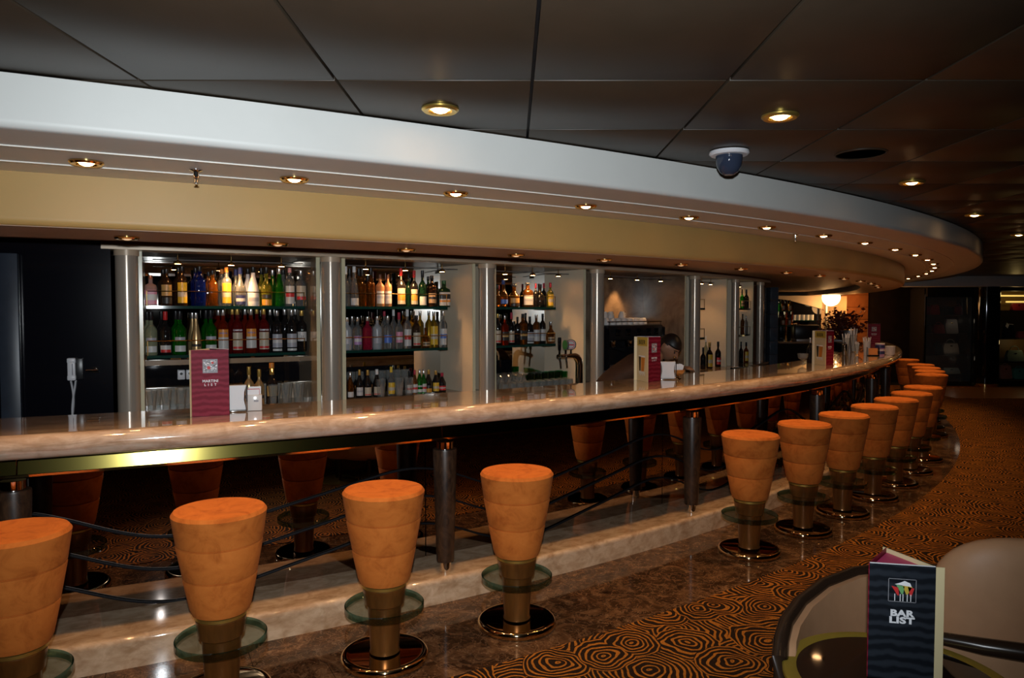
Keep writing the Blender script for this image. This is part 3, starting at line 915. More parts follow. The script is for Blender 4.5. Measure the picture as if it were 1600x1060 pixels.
BOTTLE_ROWS.append(('middle shelf of the second bay', 1.315, [
    (-58.29, 13.6, 0.249, 0.038, 'spirit', 'frost', 'silver', 'greytext', 'frosted clear bottle with a silver cap', ''),
    (-57.95, 13.485, 0.255, 0.0325, 'spirit', 'clear', 'silver', 'none', 'clear bottle', ''),
    (-57.94, 13.6, 0.251, 0.0352, 'spirit', 'clear', 'silver', 'violet', 'clear bottle with a small violet label', ''),
    (-57.6, 13.6, 0.253, 0.0388, 'spirit', 'crimson', 'silver', 'none', 'crimson glass bottle with a silver cap', ''),
    (-57.26, 13.6, 0.255, 0.0379, 'spirit', 'frost', 'silver', 'greytext', 'frosted grey bottle with a silver cap', ''),
    (-56.89, 13.6, 0.257, 0.0363, 'spirit', 'clear', 'silver', 'bluelab', 'clear bottle with a blue label', ''),
    (-56.8, 13.485, 0.296, 0.0302, 'spirit', 'clear', 'crimson', 'none', 'clear red capped bottle', ''),
    (-56.48, 13.6, 0.287, 0.0321, 'wine', 'clear', 'crimson', 'pinklab', 'clear bottle with a pink label and a red cap', ''),
    (-56.46, 13.485, 0.322, 0.0285, 'wine', 'clear', 'white', 'none', 'tall clear bottle with a white cap', ''),
    (-56.17, 13.6, 0.319, 0.0337, 'wine', 'clear', 'white', 'redwhite', 'tall clear bottle with a red and white label', ''),
    (-55.83, 13.6, 0.263, 0.0354, 'spirit', 'brown', 'black', 'cream', 'dark brown bottle with a cream label', ''),
    (-55.47, 13.6, 0.162, 0.0357, 'round', 'amber', 'amberdark', 'tan', 'short round amber bottle', ''),
    (-55.44, 13.485, 0.298, 0.0314, 'spirit', 'yellow', 'silver', 'none', 'golden bottle', ''),
    (-55.16, 13.6, 0.295, 0.036, 'spirit', 'yellow', 'silver', 'yellow', 'golden yellow bottle with a yellow label', ''),
    (-55.09, 13.485, 0.3, 0.0317, 'spirit', 'yellow', 'silver', 'none', 'golden bottle', ''),
    (-54.79, 13.6, 0.298, 0.035, 'spirit', 'clear', 'silver', 'bluewhite', 'clear bottle with a blue and white label', ''),
]))
BOTTLE_ROWS.append(('lower counter of the second bay', 0.945, [
    (-58.41, 13.62, 0.239, 0.0251, 'beer', 'black', 'black', 'none', 'black beer bottle', ''),
    (-58.23, 13.62, 0.201, 0.0278, 'beer', 'amber', 'silver', 'whitelow', 'amber beer bottle with a white label', ''),
    (-57.92, 13.62, 0.215, 0.0294, 'beer', 'black', 'gold', 'white', 'gold foiled dark beer bottle with a white label', ''),
    (-57.64, 13.62, 0.21, 0.0309, 'beer', 'black', 'gold', 'cream', 'gold foiled dark beer bottle with a cream label', ''),
    (-57.32, 13.62, 0.212, 0.0312, 'beer', 'black', 'white', 'cream', 'dark beer bottle with a white neck and cream label', ''),
    (-56.81, 13.62, 0.227, 0.0303, 'beer', 'clear', 'yellow', 'yellow', 'clear beer bottle with a yellow cap and yellow label', ''),
    (-56.14, 13.62, 0.187, 0.0309, 'beer', 'black', 'black', 'redwhite', 'dark beer bottle with a red and white label', ''),
    (-55.95, 13.62, 0.191, 0.0257, 'beer', 'amber', 'crimson', 'redwhite', 'amber beer bottle with a red and white label', ''),
    (-55.76, 13.62, 0.195, 0.0272, 'beer', 'green', 'silver', 'silver', 'green beer bottle with a silver neck', ''),
    (-55.61, 13.62, 0.19, 0.0259, 'beer', 'green', 'silver', 'redwhite', 'green beer bottle with a red label', ''),
    (-55.42, 13.62, 0.188, 0.0302, 'beer', 'black', 'gold', 'amber', 'dark beer bottle with a gold label', ''),
    (-55.14, 13.62, 0.178, 0.0304, 'beer', 'black', 'gold', 'yellow', 'dark beer bottle with a yellow label', ''),
    (-54.89, 13.62, 0.157, 0.0334, 'beer', 'black', 'crimson', 'red', 'dark squat beer bottle with a red label', ''),
]))
BOTTLE_ROWS.append(('top shelf of the third bay', 1.648, [
    (-52.46, 13.6, 0.192, 0.033, 'round', 'amberdark', 'black', 'none', 'dark amber flask bottle', ''),
    (-52.19, 13.6, 0.239, 0.0426, 'round', 'amberdark', 'blue', 'bluelab', 'dark round cognac bottle with a blue cap', ''),
    (-51.68, 13.6, 0.209, 0.0511, 'round', 'amber', 'clear', 'gold', 'broad amber decanter with a glass stopper and gold collar', ''),
    (-51.02, 13.6, 0.221, 0.0451, 'square', 'amberdark', 'clear', 'white', 'amber faceted decanter with a white label', ''),
    (-50.61, 13.6, 0.218, 0.0262, 'wine', 'black', 'crimson', 'none', 'slim black wine bottle', ''),
    (-50.39, 13.6, 0.211, 0.0457, 'round', 'black', 'black', 'none', 'broad black round bottle', ''),
    (-49.85, 13.6, 0.229, 0.0322, 'wine', 'olive', 'crimson', 'yellow', 'olive wine bottle with a yellow label', ''),
    (-49.75, 13.485, 0.228, 0.0285, 'wine', 'black', 'crimson', 'none', 'black wine bottle', ''),
]))
BOTTLE_ROWS.append(('middle shelf of the third bay', 1.315, [
    (-52.45, 13.6, 0.274, 0.0304, 'spirit', 'black', 'gold', 'cream', 'dark whisky bottle with a cream label and gold cap', ''),
    (-52.12, 13.6, 0.256, 0.0306, 'square', 'orangered', 'silver', 'darklab', 'reddish amber square bottle with a dark slanted label', ''),
    (-51.81, 13.6, 0.284, 0.0295, 'wine', 'black', 'crimson', 'cream', 'dark whisky bottle with a cream label and red cap', ''),
    (-51.52, 13.6, 0.246, 0.0284, 'spirit', 'black', 'black', 'none', 'plain black bottle', ''),
    (-51.26, 13.6, 0.274, 0.038, 'square', 'amberdark', 'black', 'darklab', 'amber square bottle with a black label', ''),
    (-50.91, 13.6, 0.249, 0.0315, 'square', 'black', 'black', 'grey', 'black square bottle with a dark grey label', ''),
    (-50.71, 13.485, 0.279, 0.0279, 'spirit', 'black', 'black', 'none', 'black bottle', ''),
    (-50.58, 13.6, 0.265, 0.0345, 'spirit', 'amberdark', 'silver', 'white', 'amber whiskey bottle with a white label', ''),
    (-50.25, 13.6, 0.274, 0.0306, 'spirit', 'black', 'black', 'white', 'black bottle with a white label', ''),
    (-49.82, 13.6, 0.199, 0.0435, 'round', 'amberdark', 'silver', 'tan', 'short round amber whisky bottle', ''),
]))
BOTTLE_ROWS.append(('lower counter of the fifth bay', 0.945, [
    (-39.75, 13.8, 0.251, 0.0305, 'wine', 'black', 'black', 'none', 'black wine bottle beside the column', ''),
    (-39.03, 13.8, 0.306, 0.0375, 'wine', 'black', 'gold', 'yellow', 'black bottle with a yellow label', ''),
    (-38.38, 13.685, 0.373, 0.025, 'wine', 'pale', 'white', 'none', 'tall pale bottle', ''),
    (-38.0, 13.8, 0.304, 0.0349, 'wine', 'black', 'black', 'red', 'black wine bottle with a red label', ''),
]))
BOTTLE_ROWS.append(('top shelf of the sixth bay', 1.648, [
    (-34.53, 13.8, 0.244, 0.0266, 'wine', 'green', 'black', 'tan', 'green bottle with a tan label', ''),
    (-33.77, 13.8, 0.248, 0.0324, 'wine', 'black', 'black', 'none', 'black bottle', ''),
]))
BOTTLE_ROWS.append(('middle shelf of the sixth bay', 1.315, [
    (-34.41, 13.8, 0.261, 0.0249, 'spirit', 'amberdark', 'black', 'none', 'amber bottle', ''),
    (-33.77, 13.8, 0.237, 0.0252, 'spirit', 'clear', 'silver', 'none', 'clear bottle', ''),
]))
BOTTLE_ROWS.append(('lower counter of the sixth bay', 0.945, [
    (-34.61, 13.8, 0.275, 0.0266, 'wine', 'black', 'black', 'none', 'black bottle', ''),
    (-33.69, 13.8, 0.262, 0.0325, 'wine', 'amber', 'black', 'yellow', 'amber bottle with a yellow label', ''),
]))

def bottle_profile(kind, h, r):
    n = 0.34 * r
    if kind == 'spirit':
        return [(0.0, 0.0), (r * 0.93, 0.0), (r, 0.006), (r, 0.60 * h), (r * 0.93, 0.66 * h), (r * 0.55, 0.73 * h), (n, 0.77 * h), (n, 0.90 * h), (0.0, 0.90 * h)], 0.60, 0.0
    if kind == 'wine':
        return [(0.0, 0.0), (r * 0.93, 0.0), (r, 0.006), (r, 0.54 * h), (r * 0.88, 0.61 * h), (r * 0.50, 0.68 * h), (n * 0.95, 0.72 * h), (n * 0.88, 0.90 * h), (0.0, 0.90 * h)], 0.54, 0.0
    if kind == 'cone':
        return [(0.0, 0.0), (r * 0.95, 0.0), (r, 0.008), (r * 0.98, 0.22 * h), (r * 0.90, 0.42 * h), (r * 0.62, 0.60 * h), (n * 1.1, 0.74 * h), (n * 0.9, 0.88 * h), (0.0, 0.88 * h)], 0.40, 0.0
    if kind == 'round':
        return [(0.0, 0.0), (r * 0.70, 0.0), (r * 0.86, 0.03 * h), (r, 0.20 * h), (r, 0.36 * h), (r * 0.86, 0.50 * h), (r * 0.52, 0.60 * h), (n, 0.68 * h), (n, 0.86 * h), (0.0, 0.86 * h)], 0.40, 0.0
    if kind == 'square':
        return [(0.0, 0.0), (r * 0.93, 0.0), (r, 0.006), (r, 0.60 * h), (r * 0.90, 0.67 * h), (n * 1.2, 0.73 * h), (n, 0.76 * h), (n, 0.89 * h), (0.0, 0.89 * h)], 0.60, 3.0
    return [(0.0, 0.0), (r * 0.93, 0.0), (r, 0.006), (r, 0.46 * h), (r * 0.90, 0.53 * h), (r * 0.58, 0.66 * h), (n * 1.05, 0.78 * h), (n, 0.90 * h), (0.0, 0.90 * h)], 0.46, 0.0


LABEL = {   # print: (bottom, top, half angle) as shares of the straight body, then bands (share, share, print)
    'pinkwhite': [(.08, .85, 'pink'), (.30, .62, 'white')], 'gold': [(.45, .95, 'gold'), (.10, .38, 'dark')], 'yellow': [(.12, .98, 'yellow'), (.38, .62, 'cream')],
    'navy': [(.10, .70, 'navy'), (.30, .50, 'white')], 'greytext': [(.30, .55, 'grey')], 'amber': [(.05, .42, 'amber'), (.50, .72, 'dark')],
    'redwhite': [(.10, .88, 'white'), (.40, .60, 'red')], 'creamred': [(.30, .95, 'cream'), (.30, .46, 'red')], 'silver': [(.12, .38, 'silver'), (.58, .74, 'grey')],
    'whitered': [(.10, .40, 'white'), (.10, .22, 'red')], 'goldtext': [(.45, .60, 'dark')], 'aperitif': [(.18, .62, 'white'), (.62, .92, 'orange')],
    'cream': [(.12, .78, 'cream'), (.16, .24, 'red')], 'grey': [(.18, .72, 'grey'), (.04, .13, 'silver'), (.36, .48, 'white')], 'white51': [(.42, .80, 'white')],
    'whitelow': [(.08, .52, 'white')], 'white': [(.15, .80, 'white'), (.42, .56, 'grey')], 'creamgold': [(.12, .88, 'cream'), (.30, .62, 'amber')],
    'tan': [(.20, .72, 'tan'), (.40, .52, 'dark')], 'crest': [(.08, .92, 'white'), (.50, .80, 'dark'), (.30, .42, 'orange')], 'violet': [(.25, .70, 'violet'), (.40, .55, 'white')],
    'bluelab': [(.30, .70, 'blue')], 'pinklab': [(.30, .85, 'pink'), (.45, .60, 'white')], 'bluewhite': [(.10, .85, 'white'), (.40, .60, 'blue')],
    'darklab': [(.25, .75, 'dark'), (.45, .55, 'gold')], 'red': [(.20, .70, 'red'), (.40, .52, 'white')]}


def label_patch(mb_r, z0, z1, half, lift, sq):
    m = MB()
    m.lathe([(mb_r + lift, z0), (mb_r + lift, z1)], 12, sq=sq, a0=-half, a1=half)
    return m


def make_bottle(label, kind, h, r, gl, cap, lab, text, loc, rz, group):
    root = thing('bottle', label, 'bottle', loc, rz, group)
    prof, top, sq = bottle_profile(kind, h, r)
    MB().lathe(prof, 20, sq=sq).obj('glass_body', GL[gl], root, smooth=50)
    n = 0.34 * r
    z0 = prof[-1][1]
    if cap == 'clear':
        MB().lathe([(0, z0), (n * 0.8, z0), (n * 1.0, z0 + 0.02 * h), (n * 1.7, z0 + 0.06 * h), (n * 1.3, h), (0, h)], 14).obj('stopper', CAP[cap], root)
    else:
        zc = z0 - (0.10 * h if kind in ('wine', 'beer') else 0.03 * h)
        MB().lathe([(n * 1.04, zc), (n * 1.12, zc + 0.002), (n * 1.10, h - 0.002), (n * 0.95, h), (0, h)], 14).obj('cap', CAP[cap], root)
    for i, (a, b, p) in enumerate(LABEL.get(lab, [])):
        rr = r if kind != 'cone' else r * 0.985
        if kind == 'round':
            rr = r * 1.002
        o = label_patch(rr, a * top * h, b * top * h, 54 if i == 0 else 50, 0.0008 + 0.0006 * i, sq).obj('paper_label', PR[p], root)
    if text:
        me = text_mesh(text, 0.024 if len(text) < 4 else 0.0165, M_lett if text == 'CAMPARI' else (PR['dark'] if text == '51' else PR['blue']), bend=r + 0.0022, bold=0.0003)
        zt = {'APEROL': .77, 'CAMPARI': .86, '51': .60}[text] * top * h
        mesh_obj('lettering', me, root, (0, 0, zt))
    return root


def look_angle(p, th, share=0.5):
    to_cam = math.degrees(math.atan2(-p.y, -p.x))
    return R(th + share * (to_cam - th))


for shelf, zs, items in BOTTLE_ROWS:
    a_, b_ = shelf.split(' of the ')
    short = b_ + ' ' + a_
    nb = 0
    fi = 0
    N = sum(1 for t in items if t[1] > 13.55)
    nback = len(items) - N
    for t in items:
        th, rr, h, r, kind, gl, cap, lab, look, text = t
        if rr > 13.55 and rr != 13.685:
            L = '%s, %s from left, %s' % (look.split(',')[0].replace('glowing ', '').replace(' with a ', ' with ').replace(' and a ', ' and '), ordinal(fi), short)
            fi += 1
        else:
            L = '%s, %s in back row, %s' % (look.split(',')[0], ordinal(nb), short)
            nb += 1
        p = P(rr, th, zs + 0.0005)
        make_bottle(L, kind, h, r, gl, cap, lab, text, p, look_angle(p, th, 0.55), 'bottles on the ' + shelf)

# two gold bottles, a foiled bottle and stemless glasses in front of the first bay
for k, (th, lb) in enumerate(((-61.48, 'slim gold bottle on the back ledge, left of a pair'), (-61.2, 'slim gold bottle on the back ledge, right of a pair'))):
    p = P(13.82, th, 0.9435)
    make_bottle(lb, 'wine', 0.285 - 0.02 * k, 0.034, 'gold', 'gold', 'goldtext', '', p, look_angle(p, th), 'gold bottles behind the napkin holder')
p = P(13.72, -60.77, 0.9435)
ch = make_bottle('dark champagne bottle with crumpled gold foil and orange cork', 'wine', 0.27, 0.042, 'black', 'gold', 'gold', '', p, look_angle(p, -60.8), None)
MB().lathe([(0.018, 0.262), (0.017, 0.30), (0.0, 0.30)], 12).obj('cork', M_amberprint, ch)
f = MB()
for k in range(6):
    a = k * PI / 3
    f.add([(0.014 * math.cos(a - .4), 0.014 * math.sin(a - .4), 0.262), (0.014 * math.cos(a + .4), 0.014 * math.sin(a + .4), 0.262), (0.044 * math.cos(a), 0.044 * math.sin(a), 0.235 + 0.012 * (k % 2))], [(0, 1, 2)])
f.obj('foil', M_gold, ch)


def glass_thing(name, prof, mat, label, group, n=18):
    o = MB().lathe(prof, n, caps=prof[0] != prof[-1]).obj(name, mat)
    return tag(o, label, 'glass', group)


def scatter(proto, spots, labels=None):
    base = proto['label']
    for i, p in enumerate(spots):
        o = proto if i == 0 else proto.copy()
        if i:
            COL.objects.link(o)
        o.location = p
        o['label'] = labels[i] if labels else '%s, %s from left' % (base, ordinal(i))


def rows_of(text, nrow, ncol):
    nm = {2: ('front', 'rear'), 3: ('front', 'middle', 'rear')}[nrow]
    return ['%s, %s row, %s from left' % (text, nm[j], ordinal(k)) for j in range(nrow) for k in range(ncol)]

pils = glass_thing('pilsner_glass', [(0.026, 0.0), (0.027, 0.012), (0.022, 0.020), (0.024, 0.05), (0.034, 0.150), (0.0325, 0.150), (0.0225, 0.05), (0.020, 0.024), (0.0, 0.022)], M_clear,
                   'clear tall beer glass on the ledge of the first bay', 'tall beer glasses in the first bay')
scatter(pils, [P(13.80 - 0.10 * (k % 2), th, 0.9435) for k, th in enumerate((-63.98, -63.86, -63.62, -63.45, -63.25, -63.05, -62.8, -60.95, -60.80, -60.62, -60.45, -60.28, -60.10, -59.92))])
wine = glass_thing('stem_glass', [(0.034, 0.0), (0.034, 0.003), (0.005, 0.010), (0.004, 0.080), (0.020, 0.100), (0.038, 0.130), (0.034, 0.185), (0.032, 0.185), (0.036, 0.131), (0.019, 0.103), (0.0, 0.092)], M_clear,
                   'clear stem glass behind the beer bottles of the second bay', 'stem glasses in the second bay')
scatter(wine, [P(13.42, th, 0.9435) for th in (-58.5, -58.2, -57.9, -57.6, -57.1, -56.8, -56.5, -56.2, -55.9)])
pint = glass_thing('pint_glass', [(0.028, 0.0), (0.040, 0.14), (0.0385, 0.14), (0.026, 0.008), (0.0, 0.008)], M_clear, 'clear pint glass among the beer bottles', 'pint glasses among the beer bottles')
scatter(pint, [P(13.66, th, 0.9435) for th in (-57.25, -56.6, -56.25)])
tum = glass_thing('tumbler', [(0.036, 0.0), (0.033, 0.075), (0.0, 0.078), (0.0, 0.071), (0.031, 0.069), (0.0345, 0.0), (0.036, 0.0)], M_clear, 'small upturned tumbler in the front rows before the beer tap', 'upturned tumblers by the beer tap', 14)
scatter(tum, [P(13.97 - 0.085 * j, -53.25 + 0.325 * k + 0.16 * j, 0.9435) for j in range(2) for k in range(10)], rows_of('upturned tumbler by the beer tap', 2, 10))
goblet = glass_thing('goblet', [(0.034, 0.0), (0.030, 0.055), (0.012, 0.075), (0.010, 0.10), (0.032, 0.118), (0.033, 0.122), (0.0, 0.122), (0.0, 0.115), (0.008, 0.098), (0.028, 0.055), (0.032, 0.0), (0.034, 0.0)], M_clear,
                     'upturned goblet in the back rows left of the beer tap', 'upturned goblets in the third bay', 14)
scatter(goblet, [P(13.76 - 0.09 * j, -53.1 + 0.34 * k + 0.17 * j, 0.9435) for j in range(3) for k in range(5)], rows_of('upturned goblet left of the beer tap', 3, 5))
gt = glass_thing('green_tumbler', [(0.033, 0.0), (0.037, 0.115), (0.0355, 0.115), (0.031, 0.006), (0.0, 0.006)], M_greenglass, 'green tinted tumbler in the row left of the beer tap', 'green tumblers in the third bay', 14)
scatter(gt, [P(13.74 - 0.09 * j, -51.35 + 0.335 * k + 0.1 * j, 0.9435) for j in range(2) for k in range(6)], rows_of('green tumbler left of the beer tap', 2, 6))
t4 = tum.copy(); COL.objects.link(t4)
tag(t4, 'small upturned tumbler in the row before the coffee machine', 'glass', 'upturned tumblers by the coffee machine')
scatter(t4, [P(13.98 - 0.08 * j, -48.1 + 0.335 * k, 0.9435) for j in range(2) for k in range(5)], rows_of('upturned tumbler before the coffee machine', 2, 5))

# ------------------------------------------------------------------ beer tap
tp = P(13.95, -49.73, 0.943)
tap = thing('beer_tap', 'curved polished metal beer tap tower with black handle and two round badges', 'beer tap', tp, 0)
ad = Vector((-0.206, -0.172, 0)).normalized()
pts = [Vector((0, 0, 0.0)), Vector((0, 0, 0.12)), Vector((0, 0, 0.19))]
for k in range(1, 8):
    a = k / 7 * PI / 2
    pts.append(Vector((0, 0, 0.19)) + ad * (0.085 * (1 - math.cos(a))) + Vector((0, 0, 0.085 * math.sin(a))))
pts += [Vector((0, 0, 0.275)) + ad * q for q in (0.13, 0.18, 0.22, 0.265)]
MB().tube(pts, [0.034] * 3 + [0.034, 0.034, 0.033, 0.032, 0.030, 0.027, 0.024] + [0.019, 0.018, 0.018, 0.017], 16).obj('tower', M_chrome, tap, smooth=60)
MB().lathe([(0.05, 0.0), (0.05, 0.008), (0.036, 0.014)], 20).obj('foot_ring', M_chrome, tap)
for k, q in enumerate((0.105, 0.17, 0.245)):
    b = Vector((0, 0, 0.275)) + ad * q
    if k != 0:
        MB().tube([b + Vector((0.0, -0.02, 0.0)), b + Vector((0, -0.045, -0.012)), b + Vector((0.005, -0.052, -0.05)), b + Vector((0.01, -0.052, -0.10))], [0.013, 0.011, 0.009, 0.007], 10).obj('spout', M_chrome, tap)
    lv = MB().tube([b, b + Vector((0, -0.01, 0.055))], [0.011, 0.008], 10).obj('lever', M_chrome, tap)
    if k == 2:
        MB().lathe([(0.009, 0.05), (0.014, 0.06), (0.017, 0.15), (0.014, 0.165), (0.0, 0.167)], 14, c=b + Vector((0, -0.01, 0))).obj('handle', M_blackgloss, lv)
    else:
        ax = Matrix.Rotation(R(-100 if k == 0 else -152), 4, 'Z') @ Matrix.Rotation(PI / 2, 4, 'Y')
        c = b + Vector((0, -0.012, 0.098))
        bd = MB().lathe([(0.0, -0.006), (0.047, -0.006), (0.047, 0.006), (0.043, 0.008), (0.0, 0.008)], 28, c=c, axis=ax).obj('badge', M_chrome if k == 0 else M_grey, lv)
        MB().lathe([(0.0, 0.0088), (0.041, 0.0086)], 28, c=c, axis=ax).obj('badge_face', PR['white'] if k == 0 else PR['green'], bd)
        if k == 0:
            MB().lathe([(0.029, 0.0092), (0.036, 0.0092)], 28, c=c, axis=ax, caps=False).obj('badge_ring', PR['red'], bd)
            fwd = Vector((math.cos(R(-100)), math.sin(R(-100)), 0)); rt = Vector((-fwd.y, fwd.x, 0))
            MB().add([c + fwd * 0.0095 + rt * x + Vector((0, 0, z)) for x, z in ((-0.027, -0.009), (0.027, -0.009), (0.027, 0.006), (-0.027, 0.006))], [(0, 1, 2, 3)]).obj('badge_band', PR['red'], bd)

# ------------------------------------------------------------------ coffee machine with cups
cm = thing('coffee_machine', 'wide black coffee machine with cups stacked on its top', 'coffee machine', P(13.60, -45.35, 0.943), R(-45.35))
MB().box((0.0, 0, 0.455), (0.36, 0.96, 0.155), bev=0.03).obj('top_housing', M_black, cm)
MB().box((-0.12, 0, 0.24), (0.10, 0.90, 0.30), bev=0.01).obj('back_housing', M_black, cm)
MB().box((0.02, 0, 0.085), (0.40, 0.92, 0.07), bev=0.012).obj('drip_tray', M_grey, cm)
for s in (-1, 1):
    MB().box((0.0, s * 0.475, 0.30), (0.38, 0.035, 0.42), bev=0.016).obj('side_cheek', M_blackgloss, cm)
for s in (-0.28, 0.0, 0.28):
    gh = MB().lathe([(0.0, 0.31), (0.036, 0.31), (0.040, 0.33), (0.040, 0.385), (0.0, 0.385)], 18, c=(0.07, s, 0)).obj('group_head', M_chrome, cm)
    MB().tube([(0.07, s, 0.30), (0.12, s, 0.30), (0.22, s, 0.285)], [0.012, 0.012, 0.016], 10).obj('brew_handle', M_black, gh)
for s in (-0.33, -0.16, 0.02, 0.19, 0.33):
    MB().box((0.182, s, 0.46), (0.006, 0.075, 0.07), bev=0.002).obj('button_panel', M_blackgloss, cm)
MB().tube([(0.16, -0.46, 0.565), (0.16, 0.46, 0.565)], 0.005, 8).tube([(0.16, -0.44, 0.53), (0.16, -0.44, 0.565)], 0.004, 6).tube([(0.16, 0.44, 0.53), (0.16, 0.44, 0.565)], 0.004, 6).obj('cup_rail', M_chrome, cm)
MB().tube([(0.17, 0.40, 0.38), (0.20, 0.41, 0.30), (0.20, 0.41, 0.16)], 0.006, 8).obj('steam_wand', M_chrome, cm)
for x in (-0.12, 0.14):
    for y in (-0.4, 0.4):
        MB().lathe([(0.022, 0.0), (0.018, 0.055)], 12, c=(x, y, 0)).obj('foot', M_chrome, cm)
cup = thing('coffee_cup', 'white cup upside down on top of the coffee machine', 'cup', (0, 0, 0), 0, 'white cups on the coffee machine')
MB().lathe([(0.038, 0.0), (0.036, 0.03), (0.024, 0.062), (0.020, 0.066), (0.0, 0.066)], 18).obj('bowl', M_ceramic, cup)
MB().tube([(0.034, 0, 0.02), (0.052, 0, 0.028), (0.050, 0, 0.046), (0.030, 0, 0.050)], 0.004, 6).obj('handle', M_ceramic, cup)
mw = Matrix.Translation(P(13.60, -45.35, 0.943)) @ Matrix.Rotation(R(-45.35), 4, 'Z')
first = True
for j, x in enumerate((0.10, 0.0, -0.10)):
    for k in range(9 if j else 7):
        c = cup if first else copy_tree(cup)
        first = False
        zc = 0.533 + (0.067 if (j == 1 and k in (0, 1, 2, 4)) else 0)
        if zc > 0.54:
            base = copy_tree(cup)
            base.location = mw @ Vector((x, -0.40 + 0.095 * k, 0.533))
            base['label'] = 'white cup under another on the coffee machine, %s from left' % ordinal(k)
        c.location = mw @ Vector((x, -0.40 + 0.095 * k, zc))
        c['label'] = 'white cup on the coffee machine, %s row, %s from left' % (('front', 'middle', 'rear')[j], ordinal(k))
        c.rotation_euler = (0, 0, random.uniform(0, 6))

# ------------------------------------------------------------------ the bartender
def grow(name, joints, links, mat_of, mats, sub=2, root_i=0):
    """one continuous skin over a skeleton: joints = {name: (co, radius)}"""
    names = list(joints)
    me = bpy.data.meshes.new(name)
    me.from_pydata([joints[k][0] for k in names], [(names.index(a), names.index(b)) for a, b in links], [])
    o = bpy.data.objects.new(name, me)
    COL.objects.link(o)
    sk = o.modifiers.new('skin', 'SKIN')
    sk.use_smooth_shade = True
    for k, v in zip(names, me.skin_vertices[0].data):
        r = joints[k][1]
        v.radius = (r, r) if not isinstance(r, tuple) else r
        v.use_root = (names.index(k) == root_i)
    ss = o.modifiers.new('sub', 'SUBSURF')
    ss.levels = sub
    dg = bpy.context.evaluated_depsgraph_get()
    res = bpy.data.meshes.new_from_object(o.evaluated_get(dg))
    bpy.data.objects.remove(o)
    for m in mats:
        res.materials.append(m)
    for p in res.polygons:
        p.use_smooth = True
        p.material_index = mat_of(p.center)
    return res

V = Vector
J = {'pelvis': (V((0.74, 6.08, 0.93)), (0.15, 0.12)), 'waist': (V((0.82, 6.10, 1.02)), (0.14, 0.11)), 'chest': (V((1.00, 6.14, 1.13)), (0.16, 0.12)), 'collar': (V((1.15, 6.18, 1.185)), (0.11, 0.09)),
     'neck': (V((1.235, 6.20, 1.215)), 0.056), 'skull': (V((1.30, 6.22, 1.245)), 0.055),
     'sh1': (V((1.09, 5.98, 1.165)), 0.070), 'el1': (V((1.26, 5.93, 0.965)), 0.047), 'wr1': (V((1.46, 6.08, 1.02)), 0.032), 'pa1': (V((1.52, 6.13, 1.03)), 0.030),
     'sh2': (V((1.12, 6.36, 1.175)), 0.070), 'el2': (V((1.30, 6.50, 1.01)), 0.047), 'wr2': (V((1.49, 6.46, 1.095)), 0.032), 'pa2': (V((1.545, 6.45, 1.105)), 0.030),
     'hip1': (V((0.73, 5.98, 0.86)), 0.095), 'kn1': (V((0.82, 5.97, 0.48)), 0.062), 'an1': (V((0.72, 5.97, 0.09)), 0.042), 'to1': (V((0.88, 5.96, 0.04)), 0.036),
     'hip2': (V((0.74, 6.18, 0.86)), 0.095), 'kn2': (V((0.84, 6.20, 0.48)), 0.062), 'an2': (V((0.75, 6.20, 0.09)), 0.042), 'to2': (V((0.91, 6.20, 0.04)), 0.036)}
LK = [('pelvis', 'waist'), ('waist', 'chest'), ('chest', 'collar'), ('collar', 'neck'), ('neck', 'skull'), ('chest', 'sh1'), ('sh1', 'el1'), ('el1', 'wr1'), ('wr1', 'pa1'),
      ('chest', 'sh2'), ('sh2', 'el2'), ('el2', 'wr2'), ('wr2', 'pa2'), ('pelvis', 'hip1'), ('hip1', 'kn1'), ('kn1', 'an1'), ('an1', 'to1'), ('pelvis', 'hip2'), ('hip2', 'kn2'), ('kn2', 'an2'), ('an2', 'to2')]
def man_mat(c):
    if c.z < 0.90 and c.x < 1.0: return 2
    if c.x > 1.205 and c.z > 1.16 and 6.1 < c.y < 6.33: return 0
    if c.x > 1.455: return 0
    return 1
body = grow('body', J, LK, man_mat, [M_skin, M_shirt, M_trouser])
man = thing('person', 'dark haired bartender in brown shirt bending over behind the beer menu', 'person', (0.78, 6.1, 0.0))
man_o = Vector((0.78, 6.1, 0.0))
# head: an egg with brow, nose, cheeks and chin, joined into the body
hb = bmesh.new()
bmesh.ops.create_uvsphere(hb, u_segments=32, v_segments=24, radius=1.0)
for v in hb.verts:
    x, y, z = v.co
    q = Vector((x * 0.098, y * 0.077, z * 0.118))
    if z < -0.1:
        q.y *= 1 - 0.28 * min(1, (-z - 0.1))
        if x > 0: q.x *= 1.02
        else: q.x *= 1 + 0.35 * z
    if x > 0.55:
        q.x -= 0.010 * max(0, 1 - abs(z - 0.12) / 0.16) * (1 if 0.15 < abs(y) < 0.55 else 0.0)          # eye sockets
        q.x += 0.030 * max(0, 1 - abs(y) / 0.20) * max(0, 1 - abs(z + 0.22) / 0.22)       # nose tip
        q.x += 0.016 * max(0, 1 - abs(y) / 0.16) * max(0, 1 - abs(z + 0.05) / 0.30)       # nose bridge
        q.x += 0.007 * max(0, 1 - abs(y) / 0.42) * max(0, 1 - abs(z + 0.52) / 0.09)       # lips
        q.x += 0.010 * max(0, 1 - abs(y) / 0.35) * max(0, 1 - abs(z + 0.86) / 0.16)       # chin
    if abs(y) > 0.93 and abs(x + 0.05) < 0.3 and abs(z + 0.05) < 0.32:
        q.y += 0.016 * (1 if y > 0 else -1)                                             # ears
    v.co = q
face_dir = Vector((0.58, -0.60, -0.66)).normalized()
side = Vector((0, 0, 1)).cross(face_dir).normalized()
upv = face_dir.cross(side).normalized()
